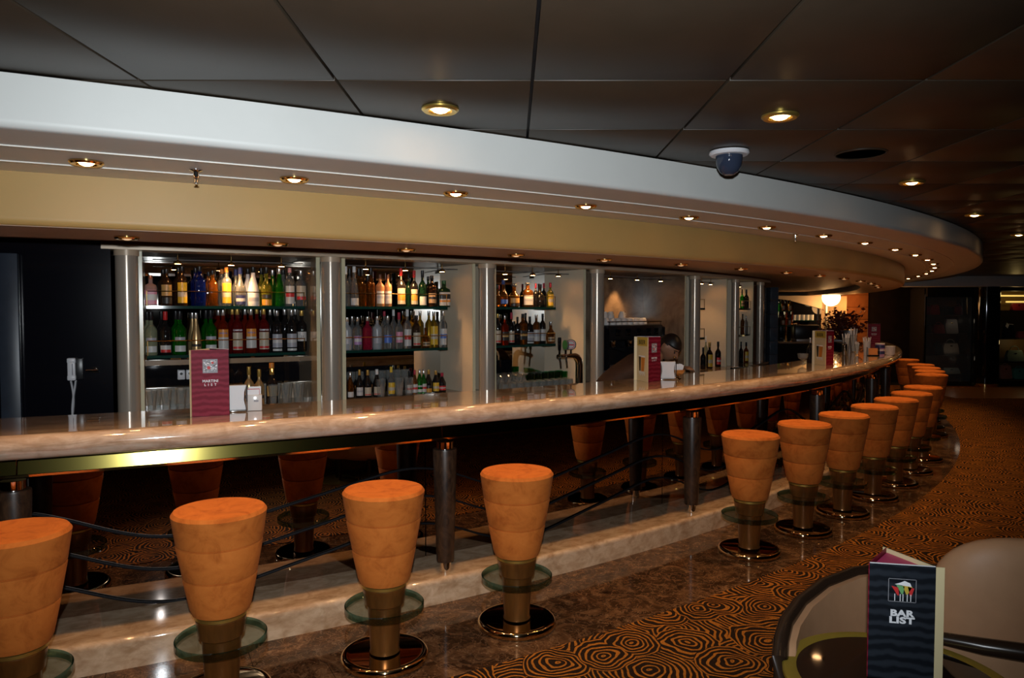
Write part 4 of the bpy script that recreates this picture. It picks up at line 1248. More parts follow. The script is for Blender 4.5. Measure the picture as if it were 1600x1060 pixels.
HM = Matrix(((face_dir.x, side.x, upv.x, 1.355), (face_dir.y, side.y, upv.y, 6.225), (face_dir.z, side.z, upv.z, 1.300), (0, 0, 0, 1)))
for v in hb.verts:
    v.co = HM @ v.co
hm = bpy.data.meshes.new('head_tmp')
hb.to_mesh(hm); hb.free()
bb = bmesh.new()
bb.from_mesh(body)
n0 = len(bb.faces)
bb.from_mesh(hm)
bb.faces.ensure_lookup_table()
for f in bb.faces[n0:]:
    f.material_index = 0
    f.smooth = True
def finger(bm_to, pts, rads, mat_i=0):
    t_ = MB().tube(pts, rads, 8)
    vs = [bm_to.verts.new(v) for v in t_.v]
    for f in t_.f:
        try:
            q = bm_to.faces.new([vs[i] for i in f]); q.material_index = mat_i; q.smooth = True
        except ValueError:
            pass
for base, ax, lat, dn in ((V((1.545, 6.45, 1.105)), V((0.97, -0.05, 0.05)), V((0, 1, 0.2)), V((0.2, -0.1, -0.9))), (V((1.52, 6.13, 1.03)), V((0.85, 0.5, 0.05)), V((-0.45, 0.85, 0.2)), V((0.2, 0.1, -0.9)))):
    for k, ln in enumerate((0.062, 0.072, 0.066, 0.052)):
        b = base + lat * (0.017 * (k - 1.5))
        p1 = b + ax * 0.03; p2 = p1 + (ax * 0.85 + dn * 0.25) * ln * 0.45; p3 = p2 + (ax * 0.5 + dn * 0.7) * ln * 0.35; p4 = p3 + (ax * 0.2 + dn * 0.9) * ln * 0.3
        finger(bb, [b, p1, p2, p3, p4], [0.010, 0.009, 0.0085, 0.0078, 0.006])
    b = base - lat * 0.026
    finger(bb, [b, b + ax * 0.022 - lat * 0.014, b + ax * 0.045 - lat * 0.012 + dn * 0.012, b + ax * 0.062 + dn * 0.024], [0.011, 0.010, 0.009, 0.007])
for v in bb.verts:
    v.co -= man_o
bb.to_mesh(body); bb.free()
mesh_obj('body', body, man)
hr = bmesh.new()
bmesh.ops.create_uvsphere(hr, u_segments=32, v_segments=24, radius=1.0)
kill = []
for v in hr.verts:
    x, y, z = v.co
    lim = 0.34 if x > 0.35 else (0.34 - (0.35 - x) * 1.2)
    if z < lim - 0.05: kill.append(v)
    v.co = HM @ Vector((x * 0.108 - 0.003, y * 0.086, z * 0.128)) - man_o
bmesh.ops.delete(hr, geom=kill, context='VERTS')
hme = bpy.data.meshes.new('hair'); hr.to_mesh(hme); hr.free()
hme.materials.append(M_hair)
for p in hme.polygons: p.use_smooth = True
ho = mesh_obj('hair', hme, man)
so = ho.modifiers.new('thick', 'SOLIDIFY'); so.thickness = 0.012; so.offset = -1
for s in (-1, 1):
    eb = MB().lathe([(0.0, -0.010), (0.008, -0.006), (0.010, 0.0), (0.008, 0.006), (0.0, 0.010)], 12, c=(0, 0, 0))
    eb.v = [tuple(HM @ (Vector(v) + Vector((0.081, s * 0.030, 0.012))) - man_o) for v in eb.v]
    eb.obj('eye', M_hair, man)
    br = MB().tube([HM @ Vector((0.092, s * 0.014, 0.030)) - man_o, HM @ Vector((0.090, s * 0.032, 0.036)) - man_o, HM @ Vector((0.078, s * 0.050, 0.030)) - man_o], 0.004, 6)
    br.obj('eyebrow', M_hair, man)

# ================================================================== menus: three sided tents
MS, MHH = 0.172, 0.326
def menu_panel(root, phi, mat, w=MS, extra=0.0):
    a = MS / (2 * math.sqrt(3))
    o = MB().box((0, extra / 2, MHH / 2), (0.003, w + extra - 0.002, MHH)).obj('panel', mat, root)
    o.location = (a * math.cos(R(phi)), a * math.sin(R(phi)), 0)
    o.rotation_euler = (0, 0, R(phi))
    return o
def rect(x0, x1, z0, z1, d):
    return MB().box((0.0017 + d, (x0 + x1) / 2, (z0 + z1) / 2), (0.0006, x1 - x0, z1 - z0))
def quadpoly(pts, d):
    m = MB()
    n = len(pts)
    m.add([(0.0018 + d, x, z) for x, z in pts], [tuple(range(n))])
    return m
def make_menu():
    root = thing('drinks_menu', 'x', 'menu')
    beer = menu_panel(root, 0, M_beerprint, extra=0.012); beer['label'] = 'cream beer page with a mustard head and two beer glasses'
    crim = menu_panel(root, 120, M_crimson); crim['label'] = 'crimson striped page with a white picture square'
    blk = menu_panel(root, 240, M_blackprint); blk['label'] = 'black striped page with a cocktail picture'
    # inner faces and card lining
    MB().lathe([(MS * 0.54, 0.001), (MS * 0.54, MHH - 0.012)], 3, a0=60, a1=420).obj('lining', M_pink, root, smooth=0)
    # beer page
    hd = rect(-0.078, 0.086, MHH - 0.066, MHH - 0.001, 0).obj('mustard_head', M_yellowprint, beer)
    mesh_obj('lettering', text_mesh('BEER', 0.044, M_darklett, space=1.15, bold=0.0012), beer, (0.0022, 0.0, MHH - 0.040))
    g = MB()
    for x0, x1, y0, y1 in ((-0.052, -0.016, -0.042, -0.022),):
        g.add([(0.0019, x0, 0.18), (0.0019, x1, 0.18), (0.0019, y1, 0.075), (0.0019, y0, 0.075)], [(0, 1, 2, 3)])
    g.obj('dark_beer_picture', M_darklett, beer)
    MB().add([(0.0021, -0.012, 0.175), (0.0021, 0.050, 0.175), (0.0021, 0.034, 0.075), (0.0021, -0.012, 0.075)], [(0, 1, 2, 3)]).obj('amber_beer_picture', M_amberprint, beer)
    fm = MB()
    for k in range(9):
        fm.add([(0.0022, -0.050 + 0.011 * k, 0.062 - 0.010 * (k % 3)), (0.0022, -0.043 + 0.011 * k, 0.062 - 0.010 * (k % 3)), (0.0022, -0.043 + 0.011 * k, 0.072), (0.0022, -0.050 + 0.011 * k, 0.072)], [(0, 1, 2, 3)])
    fm.add([(0.0022, -0.053, 0.181), (0.0022, 0.052, 0.178), (0.0022, 0.050, 0.188), (0.0022, -0.050, 0.190)], [(0, 1, 2, 3)])
    fm.obj('foam_picture', M_lett, beer)
    # crimson page: pale square with red fruit and dark strokes, and the list's title
    sq = rect(-0.034, 0.034, MHH - 0.114, MHH - 0.046, 0).obj('picture_square', M_greyprint, crim)
    dots = MB()
    rnd = random.Random(3)
    for k in range(46):
        x, z, s = rnd.uniform(-0.030, 0.026), rnd.uniform(MHH - 0.111, MHH - 0.054), rnd.uniform(0.003, 0.008)
        dots.add([(0.0026, x, z), (0.0026, x + s, z + s * 0.4), (0.0026, x + s * 0.8, z + s), (0.0026, x - s * 0.2, z + s * 0.7)], [(0, 1, 2, 3)])
    dots.obj('picture_splashes', M_lett, sq)
    rd = MB()
    for x, z, s in ((-0.006, MHH - 0.088, 0.0085), (0.011, MHH - 0.064, 0.006)):
        rd.add([(0.0030, x + s * math.cos(k * PI / 4), z + s * math.sin(k * PI / 4)) for k in range(8)], [tuple(range(8))])
    rd.obj('picture_fruit', M_redprint, sq)
    st = MB()
    for x0, z0, x1, z1 in ((-0.016, MHH - 0.060, -0.001, MHH - 0.068), (0.010, MHH - 0.084, 0.028, MHH - 0.074), (-0.028, MHH - 0.105, -0.015, MHH - 0.098), (-0.03, MHH - 0.075, -0.02, MHH - 0.085)):
        st.add([(0.0030, x0, z0), (0.0030, x1, z1), (0.0030, x1, z1 + 0.003), (0.0030, x0, z0 + 0.003)], [(0, 1, 2, 3)])
    st.obj('picture_strokes', M_darklett, sq)
    mesh_obj('lettering', text_mesh('MARTINI', 0.0185, M_lett, bold=0.0003), crim, (0.0021, 0, MHH - 0.154))
    mesh_obj('lettering', text_mesh('L I S T', 0.0165, M_lett, space=1.25, bold=0.0003), crim, (0.0021, 0, MHH - 0.172))
    # black page: framed cocktails and BAR LIST
    fr_ = MB()
    for x0, x1, z0, z1 in ((-0.036, 0.036, MHH - 0.0405, MHH - 0.039), (-0.036, 0.036, MHH - 0.1045, MHH - 0.103), (-0.036, -0.0345, MHH - 0.1045, MHH - 0.039), (0.0345, 0.036, MHH - 0.1045, MHH - 0.039)):
        fr_.add([(0.0020, x0, z0), (0.0020, x1, z0), (0.0020, x1, z1), (0.0020, x0, z1)], [(0, 1, 2, 3)])
    fr_.obj('picture_frame', M_greyprint, blk)
    for (xa, xb, xc), m in (((-0.028, -0.010, -0.008), M_redprint), ((-0.016, 0.006, 0.002), M_greenprint), ((0.000, 0.026, 0.014), M_yellowprint), ((0.014, 0.031, 0.024), M_redprint)):
        z0 = MHH - (0.056 if m is not M_redprint else 0.060)
        MB().add([(0.0021, xa, z0), (0.0021, xb, z0 - 0.004), (0.0021, xc, z0 - 0.026), (0.0021, xc - 0.004, z0 - 0.026)], [(0, 1, 2, 3)]).obj('cocktail_picture', m, blk)
    sm = MB()
    for x in (-0.020, -0.006, 0.001, 0.012, 0.021):
        sm.add([(0.0022, x, MHH - 0.102), (0.0022, x + 0.002, MHH - 0.102), (0.0022, x + 0.002, MHH - 0.082), (0.0022, x, MHH - 0.082)], [(0, 1, 2, 3)])
    sm.add([(0.0022, -0.020, MHH - 0.055), (0.0022, 0.024, MHH - 0.060), (0.0022, 0.020, MHH - 0.050), (0.0022, 0.006, MHH - 0.044), (0.0022, -0.006, MHH - 0.050)], [(0, 1, 2, 3, 4)])
    sm.obj('glass_stem_picture', M_lett, blk)
    for word, zz, wx in (('BAR', MHH - 0.137, 1.30), ('LIST', MHH - 0.157, 1.42)):
        tm_ = text_mesh(word, 0.0245, M_lett, space=1.05, bold=0.0011)
        for v in tm_.vertices:
            v.co.y *= wx
        mesh_obj('lettering', tm_, blk, (0.0021, 0, zz))
    MB().box((0.0, MS / 2 + 0.010, MHH / 2), (0.003, 0.022, MHH)).obj('cream_flap', M_beerprint, blk)
    MB().box((-0.001, 0, MHH + 0.001), (0.004, MS - 0.004, 0.002)).obj('white_edge', M_paper, blk)
    return root

menu = make_menu()
TOPZ = 1.0965
spots = [((-1.50, 3.585, TOPZ), -67 - 120, 'three sided drinks menu with crimson page facing out, near left on the counter'),
         ((1.005, 5.325, TOPZ), -44 - 120, 'three sided drinks menu showing beer and crimson pages before the bartender'),
         ((3.02, 6.98, TOPZ), -49 - 120, 'three sided drinks menu showing beer and crimson pages at the far counter'),
         ((5.50, 10.98, TOPZ), -117 - 120, 'farthest drinks menu, crimson page facing, beyond the drinking straws'),
         ((1.098, 2.038, 0.5785), -101.5 - 240, 'black bar list menu standing on the gold rimmed table in the foreground')]
for i, (p, rz, lb) in enumerate(spots):
    o = menu if i == 0 else copy_tree(menu)
    o.location = p
    o.rotation_euler = (0, 0, R(rz))
    tag(o, lb, group='three sided drinks menus')

# ------------------------------------------------------------------ things on the counter
def napkin_holder(p, rz, label):
    root = thing('napkin_holder', label, 'napkin holder', p, rz, 'napkin holders on the counter')
    MB().box((0, 0, 0.004), (0.075, 0.11, 0.008), bev=0.003).obj('base', M_chrome, root)
    m = MB()
    pr = [(-0.052, 0.010), (-0.050, 0.030), (-0.044, 0.06), (-0.046, 0.10), (-0.056, 0.135), (0.056, 0.135), (0.046, 0.10), (0.044, 0.06), (0.050, 0.030), (0.052, 0.010)]
    n = len(pr)
    m.add([(0.022, y, z) for y, z in pr] + [(-0.022, y, z) for y, z in pr], [tuple(range(n)), tuple(range(2 * n - 1, n - 1, -1))] + [(k, (k + 1) % n, n + (k + 1) % n, n + k) for k in range(n)])
    m.obj('napkin_stack', M_paper, root, smooth=0)
    MB().tube([(0.03, -0.058, 0.006), (0.03, -0.058, 0.125), (-0.03, -0.058, 0.125), (-0.03, -0.058, 0.006)], 0.004, 8).obj('wire_side', M_chrome, root)
    MB().tube([(0.03, 0.058, 0.006), (0.03, 0.058, 0.125), (-0.03, 0.058, 0.125), (-0.03, 0.058, 0.006)], 0.004, 8).obj('wire_side', M_chrome, root)
    return root
nh1 = napkin_holder((-1.425, 3.70, TOPZ), R(-67), 'white napkin holder on the counter beside the near crimson menu')
nh2 = napkin_holder((1.175, 5.45, TOPZ), R(-92), 'white napkin holder on the counter between the beer menu and bowl')
sb = thing('sugar_box', 'small white packet box on the counter right of the napkin holder', 'sugar box', (-1.340, 3.745, TOPZ), R(-72))
MB().box((0, 0, 0.042), (0.06, 0.078, 0.084), bev=0.006).obj('box', M_ceramic, sb)
for k in range(6):
    m = MB().box((-0.02 + 0.008 * k, 0.004 - 0.002 * k, 0.082 + 0.003 * (5 - k)), (0.003, 0.058, 0.05))
    m.obj('sugar_packet', M_paper if k != 3 else PR['red'], sb)
MB().box((0.0308, 0.010, 0.052), (0.0006, 0.022, 0.010)).obj('printed_mark', M_greyprint, sb)

bw = thing('packet_bowl', 'footed metal bowl of white packets on the counter beside the bartender', 'bowl', (1.262, 5.50, TOPZ), 0)
MB().lathe([(0.030, 0.0), (0.028, 0.006), (0.010, 0.014), (0.010, 0.022), (0.030, 0.030), (0.050, 0.050), (0.056, 0.072), (0.053, 0.072), (0.046, 0.052), (0.0, 0.034)], 24).obj('bowl', M_base, bw)
for k in range(7):
    a = -0.9 + k * 0.3
    M_ = Matrix.Translation((0.034 * math.sin(a), -0.012 + 0.008 * (k % 3), 0.082 + 0.006 * (k % 2))) @ Matrix.Rotation(0.25 * math.sin(a * 2), 4, 'Y')
    MB().box((0, 0, 0), (0.026, 0.003, 0.052), M_).obj('sugar_packet', M_paper, bw)
pk = thing('pick_stand', 'thin upright metal rod with a gold knob before the bartender', 'stand', (1.232, 5.47, TOPZ), 0)
MB().lathe([(0.016, 0.0), (0.014, 0.004), (0.0028, 0.008), (0.0025, 0.165)], 12).obj('rod', M_chrome, pk)
MB().lathe([(0.0, 0.160), (0.009, 0.163), (0.010, 0.170), (0.0, 0.174)], 12).obj('knob', M_gold, pk)

# far counter: straws, cups, tins, bowls, shaker
def straw_glass(p, label, h, r, n, sh, mat=M_clear, rim=True):
    root = thing('straw_holder', label, 'straw holder', p, 0)
    MB().lathe([(0.0, 0.0), (r * 0.7, 0.0), (r * 0.72, 0.01), (r, h), (r * 0.94, h), (r * 0.66, 0.012), (0.0, 0.012)], 20).obj('holder', mat, root)
    rnd = random.Random(int(h * 1000))
    for k in range(n):
        a, q = rnd.uniform(0, 2 * PI), rnd.uniform(0.1, 0.55)
        b = Vector((r * q * math.cos(a) * 0.7, r * q * math.sin(a) * 0.7, 0.014))
        e_ = Vector((r * 0.92 * math.cos(a), r * 0.92 * math.sin(a), sh + rnd.uniform(-0.012, 0.012)))
        MB().tube([b, e_], 0.0042, 6).obj('straw', M_paper, root)
    return root
straw_glass((3.985, 8.62, TOPZ), 'tall clear glass of white straws at the left of the far counter group', 0.20, 0.045, 12, 0.245)
straw_glass((4.06, 8.50, TOPZ), 'small narrow glass of white straws in the far counter group', 0.13, 0.026, 7, 0.15)
straw_glass((4.30, 9.10, TOPZ), 'rear glass of white straws beside the farthest menu', 0.22, 0.045, 12, 0.30)
cs = thing('straw_cup', 'white cup of white straws in the black caddy on the far counter', 'straw holder', (4.15, 8.45, TOPZ), 0)
MB().lathe([(0.0, 0.0), (0.032, 0.0), (0.043, 0.16), (0.040, 0.16), (0.030, 0.006), (0.0, 0.006)], 20).obj('cup', M_ceramic, cs)
for k in range(9):
    a = k * 0.7
    MB().tube([(0.012 * math.cos(a), 0.012 * math.sin(a), 0.01), (0.042 * math.cos(a), 0.042 * math.sin(a), 0.20 + 0.008 * (k % 3))], 0.0042, 6).obj('straw', M_paper, cs)
ca = thing('caddy', 'black napkin caddy with an amber front on the far counter', 'caddy', (4.175, 8.36, TOPZ), R(-110))
MB().box((0, 0, 0.005), (0.11, 0.13, 0.01)).obj('base', M_blackgloss, ca)
for s in (-1, 1):
    MB().box((0, s * 0.062, 0.055), (0.11, 0.006, 0.09)).obj('side', M_blackgloss, ca)
MB().box((0.03, 0, 0.05), (0.03, 0.095, 0.075)).obj('amber_stack', M_amberprint, ca)
def tin(p, label):
    root = thing('round_tin', label, 'tin', p, 0.4, 'small dark tins on the far counter')
    MB().lathe([(0.0, 0.0), (0.048, 0.0), (0.050, 0.004), (0.050, 0.066), (0.0, 0.066)], 22).obj('body', PR['violet'], root)
    MB().lathe([(0.0, 0.072), (0.051, 0.072), (0.052, 0.064), (0.0505, 0.058)], 22).obj('lid', M_ceramic, root)
    MB().lathe([(0.0506, 0.016), (0.0506, 0.05)], 22).obj('dark_band', PR['navy'], root)
tin((4.29, 8.42, TOPZ), 'round violet tin, lower of two stacked on the far counter')
tin((4.29, 8.42, TOPZ + 0.0725), 'round violet tin, upper of two stacked on the far counter')
MB().lathe([(0.0, 0), (0.014, 0), (0.015, 0.09), (0.011, 0.10), (0.0, 0.10)], 14)
sh_ = thing('cocktail_shaker', 'narrow chrome cylinder glaring white at the left of the straws', 'shaker', (3.915, 8.50, TOPZ), 0)
MB().lathe([(0.0, 0.0), (0.028, 0.0), (0.033, 0.11), (0.033, 0.115), (0.026, 0.13), (0.0, 0.133)], 22).obj('cup', M_chrome, sh_)
MB().lathe([(0.014, 0.130), (0.014, 0.150), (0.0, 0.152)], 16).obj('cap', M_chrome, sh_)
for k in range(6):
    bo = thing('stacked_bowl', 'white bowl %s from the bottom of the stack on the far counter' % ordinal(k), 'bowl', (4.46, 8.52, TOPZ + 0.0165 * k), 0, 'white bowls stacked at the far counter')
    MB().lathe([(0.0, 0.0), (0.046, 0.0), (0.056, 0.014), (0.058, 0.022), (0.055, 0.022), (0.045, 0.004), (0.0, 0.004)], 22).obj('bowl', M_ceramic, bo)
bk = thing('ice_bucket', 'grey metal bucket behind the straws on the far counter', 'bucket', (4.55, 9.75, TOPZ), 0)
MB().lathe([(0.0, 0.0), (0.060, 0.0), (0.075, 0.26), (0.071, 0.26), (0.056, 0.006), (0.0, 0.006)], 24).obj('pail', M_grey, bk)
MB().lathe([(0.0745, 0.255), (0.079, 0.258), (0.079, 0.266), (0.070, 0.266)], 24).obj('rim', M_gold, bk)
gb = tag(MB().lathe([(0.028, 0.0), (0.026, 0.006), (0.006, 0.016), (0.006, 0.03), (0.045, 0.055), (0.052, 0.10), (0.049, 0.10), (0.040, 0.056), (0.0, 0.036)], 20).obj('glass_goblet', M_clear, None, (2.86, 7.10, TOPZ)),
         'clear wide goblet on the counter left of the far beer menu', 'glass')
pb = make_bottle('dark pourer bottle on the counter just left of the far beer menu', 'wine', 0.25, 0.032, 'black', 'silver', 'tan', '', Vector((2.98, 7.22, TOPZ)), 0, None)
pos = thing('till', 'low black till box behind the counter before the sixth bay', 'till', P(14.68, -43.1, 0.8505), R(-43.1))
MB().box((0, 0, 0.085), (0.24, 0.40, 0.17), bev=0.008).obj('drawer', M_black, pos)
MB().box((0, 0, 0.19), (0.20, 0.30, 0.045), bev=0.008).obj('lid', M_blackgloss, pos)

# ------------------------------------------------------------------ telephone on the dark wall
ph = thing('wall_telephone', 'white telephone handset with a coiled cord on the dark wall', 'telephone', P(13.951, -65.74, 1.26), R(-65.74))
MB().box((0.010, 0.035, 0.0), (0.02, 0.05, 0.13), bev=0.004).obj('cradle', M_black, ph)
hs = MB().box((0.035, 0.0, 0.0), (0.022, 0.044, 0.13), bev=0.009)
hs.box((0.030, 0.0, 0.052), (0.036, 0.048, 0.034), bev=0.009).box((0.030, 0.0, -0.052), (0.036, 0.048, 0.034), bev=0.009)
hs.obj('handset', M_plastic, ph)
MB().box((0.0465, 0.006, 0.0), (0.001, 0.006, 0.07), bev=0.0004).obj('slot', M_greyprint, ph)
for s in (0, 1):
    pts = []
    for k in range(200):
        u = k / 199
        a = u * 2 * PI * 34
        pts.append((0.025 + 0.005 * math.cos(a), (-0.006 + 0.016 * s) + 0.012 * math.sin(u * PI * 1.2 + s * 2.2) + 0.005 * math.sin(a), -0.07 - 0.28 * u))
    MB().tube(pts, 0.0022, 5).obj('coiled_cord', M_plastic, ph)
dh = thing('door_handle', 'small chrome lever fitting on the dark wall right of the telephone', 'handle', P(13.951, -65.25, 1.25), R(-65.25))
MB().lathe([(0.012, 0.0), (0.012, 0.006), (0.006, 0.008), (0.006, 0.03), (0.0, 0.032)], 14, axis=Matrix.Rotation(PI / 2, 4, 'Y')).obj('rose', M_chrome, dh)
MB().tube([(0.026, -0.045, 0.0), (0.028, 0.02, 0.0)], 0.008, 10).obj('lever', M_chrome, dh)
MB().box((0.020, 0.0, -0.014), (0.008, 0.05, 0.006)).box((0.020, 0.0, 0.016), (0.008, 0.04, 0.006)).obj('catch', M_chrome, dh)
for k, th in enumerate((-63.17, -62.93)):
    w_ = thing('wall_socket', ('grey wall socket on the dark splashback left of the near menu', 'grey wall socket half behind the near crimson menu')[k], 'socket', P(13.372, th, 1.155), R(th), 'sockets on the dark splashback')
    MB().box((0, 0, 0), (0.03, 0.05, 0.07), bev=0.006).obj('case', M_plastic, w_)
    MB().lathe([(0.0, 0.0), (0.010, 0.0)], 12, c=(0.0155, 0, 0.008), axis=Matrix.Rotation(PI / 2, 4, 'Y')).obj('hole', M_black, w_)

# ================================================================== the far end of the bar
pil = thing('tiled_pillar', 'narrow blue grey tiled pillar right of the last steel column', 'pillar', (3.81, 10.66, 0), 0)
for k in range(10):
    MB().box((0, 0, 0.1 + 0.196 * k), (0.115, 0.30, 0.192), bev=0.002).obj('tile', M_bluetile, pil)
flat_box('trim_8', 3.45, 3.75, 10.75, 10.85, 0, 1.99, M_brownwood, kind='structure')
fb = thing('far_back_bar', 'dark far back bar with glass shelves under a sloping cream bulkhead', 'back bar', (0, 0, 0))
MB().add([(5.7, 16.05, 0.0), (6.86, 16.05, 0.0), (6.86, 16.05, 1.66), (6.1, 16.05, 1.86), (5.7, 16.05, 1.90), (5.7, 16.12, 0.0), (6.86, 16.12, 0.0), (6.86, 16.12, 1.66), (6.1, 16.12, 1.86), (5.7, 16.12, 1.90)],
         [(0, 1, 2, 3, 4), (9, 8, 7, 6, 5), (0, 5, 6, 1), (1, 6, 7, 2), (2, 7, 8, 3), (3, 8, 9, 4), (4, 9, 5, 0)]).obj('dark_mirror_back', M_blackgloss, fb, smooth=0)
for x0, x1, z in ((5.7, 6.14, 1.62), (5.7, 6.14, 1.30), (6.14, 6.62, 1.415)):
    MB().box(((x0 + x1) / 2, 15.92, z - 0.01), (x1 - x0, 0.24, 0.02)).obj('shelf', M_shelf, fb)
for x in (6.00, 6.13, 6.88):
    MB().box((x, 15.85, 0.95), (0.035, 0.05, 1.75)).obj('upright', M_column if x > 6.8 else M_gold, fb)
MB().box((6.28, 15.7, 0.94), (1.2, 0.7, 0.03)).obj('worktop', M_ledge, fb)
MB().box((6.28, 15.75, 0.46), (1.16, 0.55, 0.92)).obj('cupboard', M_cabinet, fb)
for k in range(6):
    for z, nm in ((1.6205, 'upper'), (1.3005, 'lower')):
        gl = ('amber', 'clear', 'green', 'amberdark', 'brown', 'yellow')[(k + (2 if nm == 'lower' else 0)) % 6]
        make_bottle('small %s bottle on the %s shelf of the far back bar, %s from left' % ({'amberdark': 'dark amber', 'brown': 'brown'}.get(gl, gl), nm, ordinal(k)), 'spirit', 0.24, 0.033, gl, 'black', 'cream' if k % 2 else 'none', '',
                    Vector((5.74 + 0.072 * k, 15.88, z)), R(-110), 'bottles on the far back bar')
mug = thing('far_mug', 'white mug in the row on the far back bar shelf', 'mug', (0, 0, 0), 0, 'white mugs on the far back bar')
MB().lathe([(0.0, 0.0), (0.045, 0.0), (0.048, 0.12), (0.045, 0.12), (0.040, 0.006), (0.0, 0.006)], 18).obj('mug_body', M_ceramic, mug)
MB().tube([(0.046, 0, 0.03), (0.075, 0, 0.04), (0.075, 0, 0.085), (0.046, 0, 0.095)], 0.006, 6).obj('handle', M_ceramic, mug)
for k in range(5):
    o = mug if k == 0 else copy_tree(mug)
    o.location = (6.19 + 0.098 * k, 15.9, 1.4155)
    o['label'] = 'white mug on the far back bar shelf, %s from left' % ordinal(k)
    o.rotation_euler = (0, 0, R(20 + 40 * k))
fm_ = thing('far_coffee_machine', 'black machine standing on the far back bar worktop', 'coffee machine', (6.38, 15.72, 0.955), R(-100))
MB().box((0, 0, 0.21), (0.36, 0.50, 0.30), bev=0.02).obj('housing', M_black, fm_)
MB().box((0.02, 0, 0.03), (0.40, 0.46, 0.06), bev=0.01).obj('base', M_grey, fm_)
MB().tube([(0.19, -0.2, 0.37), (0.19, 0.2, 0.37)], 0.006, 6).obj('rail', M_chrome, fm_)
flat_box('wall_end', 5.6, 7.56, 16.35, 16.45, 0, 1.955, M_creamwall, kind='structure')
MB().add([(5.7, 16.0, 1.90), (6.1, 16.0, 1.86), (6.86, 16.0, 1.66), (6.86, 16.0, 1.955), (5.7, 16.0, 1.955), (5.7, 16.3, 1.90), (6.1, 16.3, 1.86), (6.86, 16.3, 1.66), (6.86, 16.3, 1.955), (5.7, 16.3, 1.955)],
         [(0, 1, 2, 3, 4), (9, 8, 7, 6, 5), (0, 5, 6, 1), (1, 6, 7, 2), (2, 7, 8, 3)]).obj('bulkhead', M_creamwall, fb, smooth=0)
wo = flat_box('wall_orange', 7.56, 8.16, 16.62, 16.66, 0, 2.17, M_void, kind='structure')
for k in range(8):
    MB().box((7.86, 16.60, 0.142 + 0.284 * k), (0.60, 0.04, 0.277), bev=0.003).obj('plank', M_orangewall, wo)
flat_box('wall_dark', 8.16, 9.45, 16.62, 16.72, 0, 2.35, M_roomwall, kind='structure')
gl_ = thing('globe_lamp', 'glowing warm globe lamp hanging under the far soffit above the plant', 'lamp', (6.83, 15.5, 1.905), 0)
MB().lathe([(0.0, -0.185)] + [(0.185 * math.sin(PI * k / 18), -0.185 * math.cos(PI * k / 18)) for k in range(1, 16)], 28).obj('globe', M_globe, gl_)
MB().lathe([(0.03, 0.165), (0.03, 0.045 + 0.165)], 14).obj('fitting', M_gold, gl_)
lamp('globe_light', 'POINT', (0.10, 0.25, -0.02 - 0.2), 14.0, (1.0, 0.50, 0.18), gl_, 0.15)
lamp('globe_light', 'POINT', (0.75, 0.55, -0.15), 9.0, (1.0, 0.40, 0.10), gl_, 0.1)  # second lamp with no fixture, set off the globe toward the plank wall

pt = thing('potted_plant', 'bushy dark red leaved plant in a tall planter beside the globe lamp', 'plant', (6.56, 14.3, 0.0), 0)
MB().box((0, 0, 0.51), (0.42, 0.42, 1.02), bev=0.01).obj('planter', M_black, pt)
fo, stm = MB(), MB()
rnd = random.Random(11)
for k in range(85):
    a, e_ = rnd.uniform(0, 2 * PI), rnd.uniform(0.15, 1.5)
    d = Vector((math.cos(a) * math.cos(e_), math.sin(a) * math.cos(e_), math.sin(e_)))
    L = rnd.uniform(0.34, 0.60) * (0.8 if e_ > 1.1 else 1)
    b = Vector((rnd.uniform(-.1, .1), rnd.uniform(-.1, .1), 1.02))
    tip = b + d * L + Vector((0, 0, 0.10))
    stm.tube([b, b + d * L * 0.5 + Vector((0, 0, 0.09)), tip], [0.006, 0.004, 0.002], 5)
    for q in range(9):
        c = b.lerp(tip, 0.30 + 0.7 * q / 8) + Vector((0, 0, 0.04))
        u = Vector((rnd.uniform(-1, 1), rnd.uniform(-1, 1), rnd.uniform(-.5, .8))).normalized()
        w = u.cross(Vector((rnd.uniform(-1, 1), rnd.uniform(-1, 1), rnd.uniform(-1, 1)))).normalized()
        s = rnd.uniform(0.065, 0.11)
        nrm = u.cross(w) * s * 0.15
        fo.add([c, c + u * s * 0.5 + w * s * 0.3 + nrm, c + u * s, c + u * s * 0.5 - w * s * 0.3 + nrm], [(0, 1, 2), (0, 2, 3)])
tag(fo.obj('foliage', M_leaf, pt, smooth=0), kind='stuff')
stm.obj('stems', M_stem, pt)

# ================================================================== shop beyond the bar
flat_box('trim_9', 8.0, 13.4, 15.2, 15.55, 2.13, 2.36, M_white, kind='structure', bev=0.02)
scol = thing('dark_column', 'round dark lacquered column between the two shop windows', 'column', (10.13, 15.45, 0), 0)
MB().lathe([(0.25, 0.02), (0.25, 2.13)], 40).obj('shaft', M_blackgloss, scol)
MB().lathe([(0.255, 0.0), (0.255, 0.075), (0.25, 0.08)], 40).obj('base_ring', M_gold, scol)

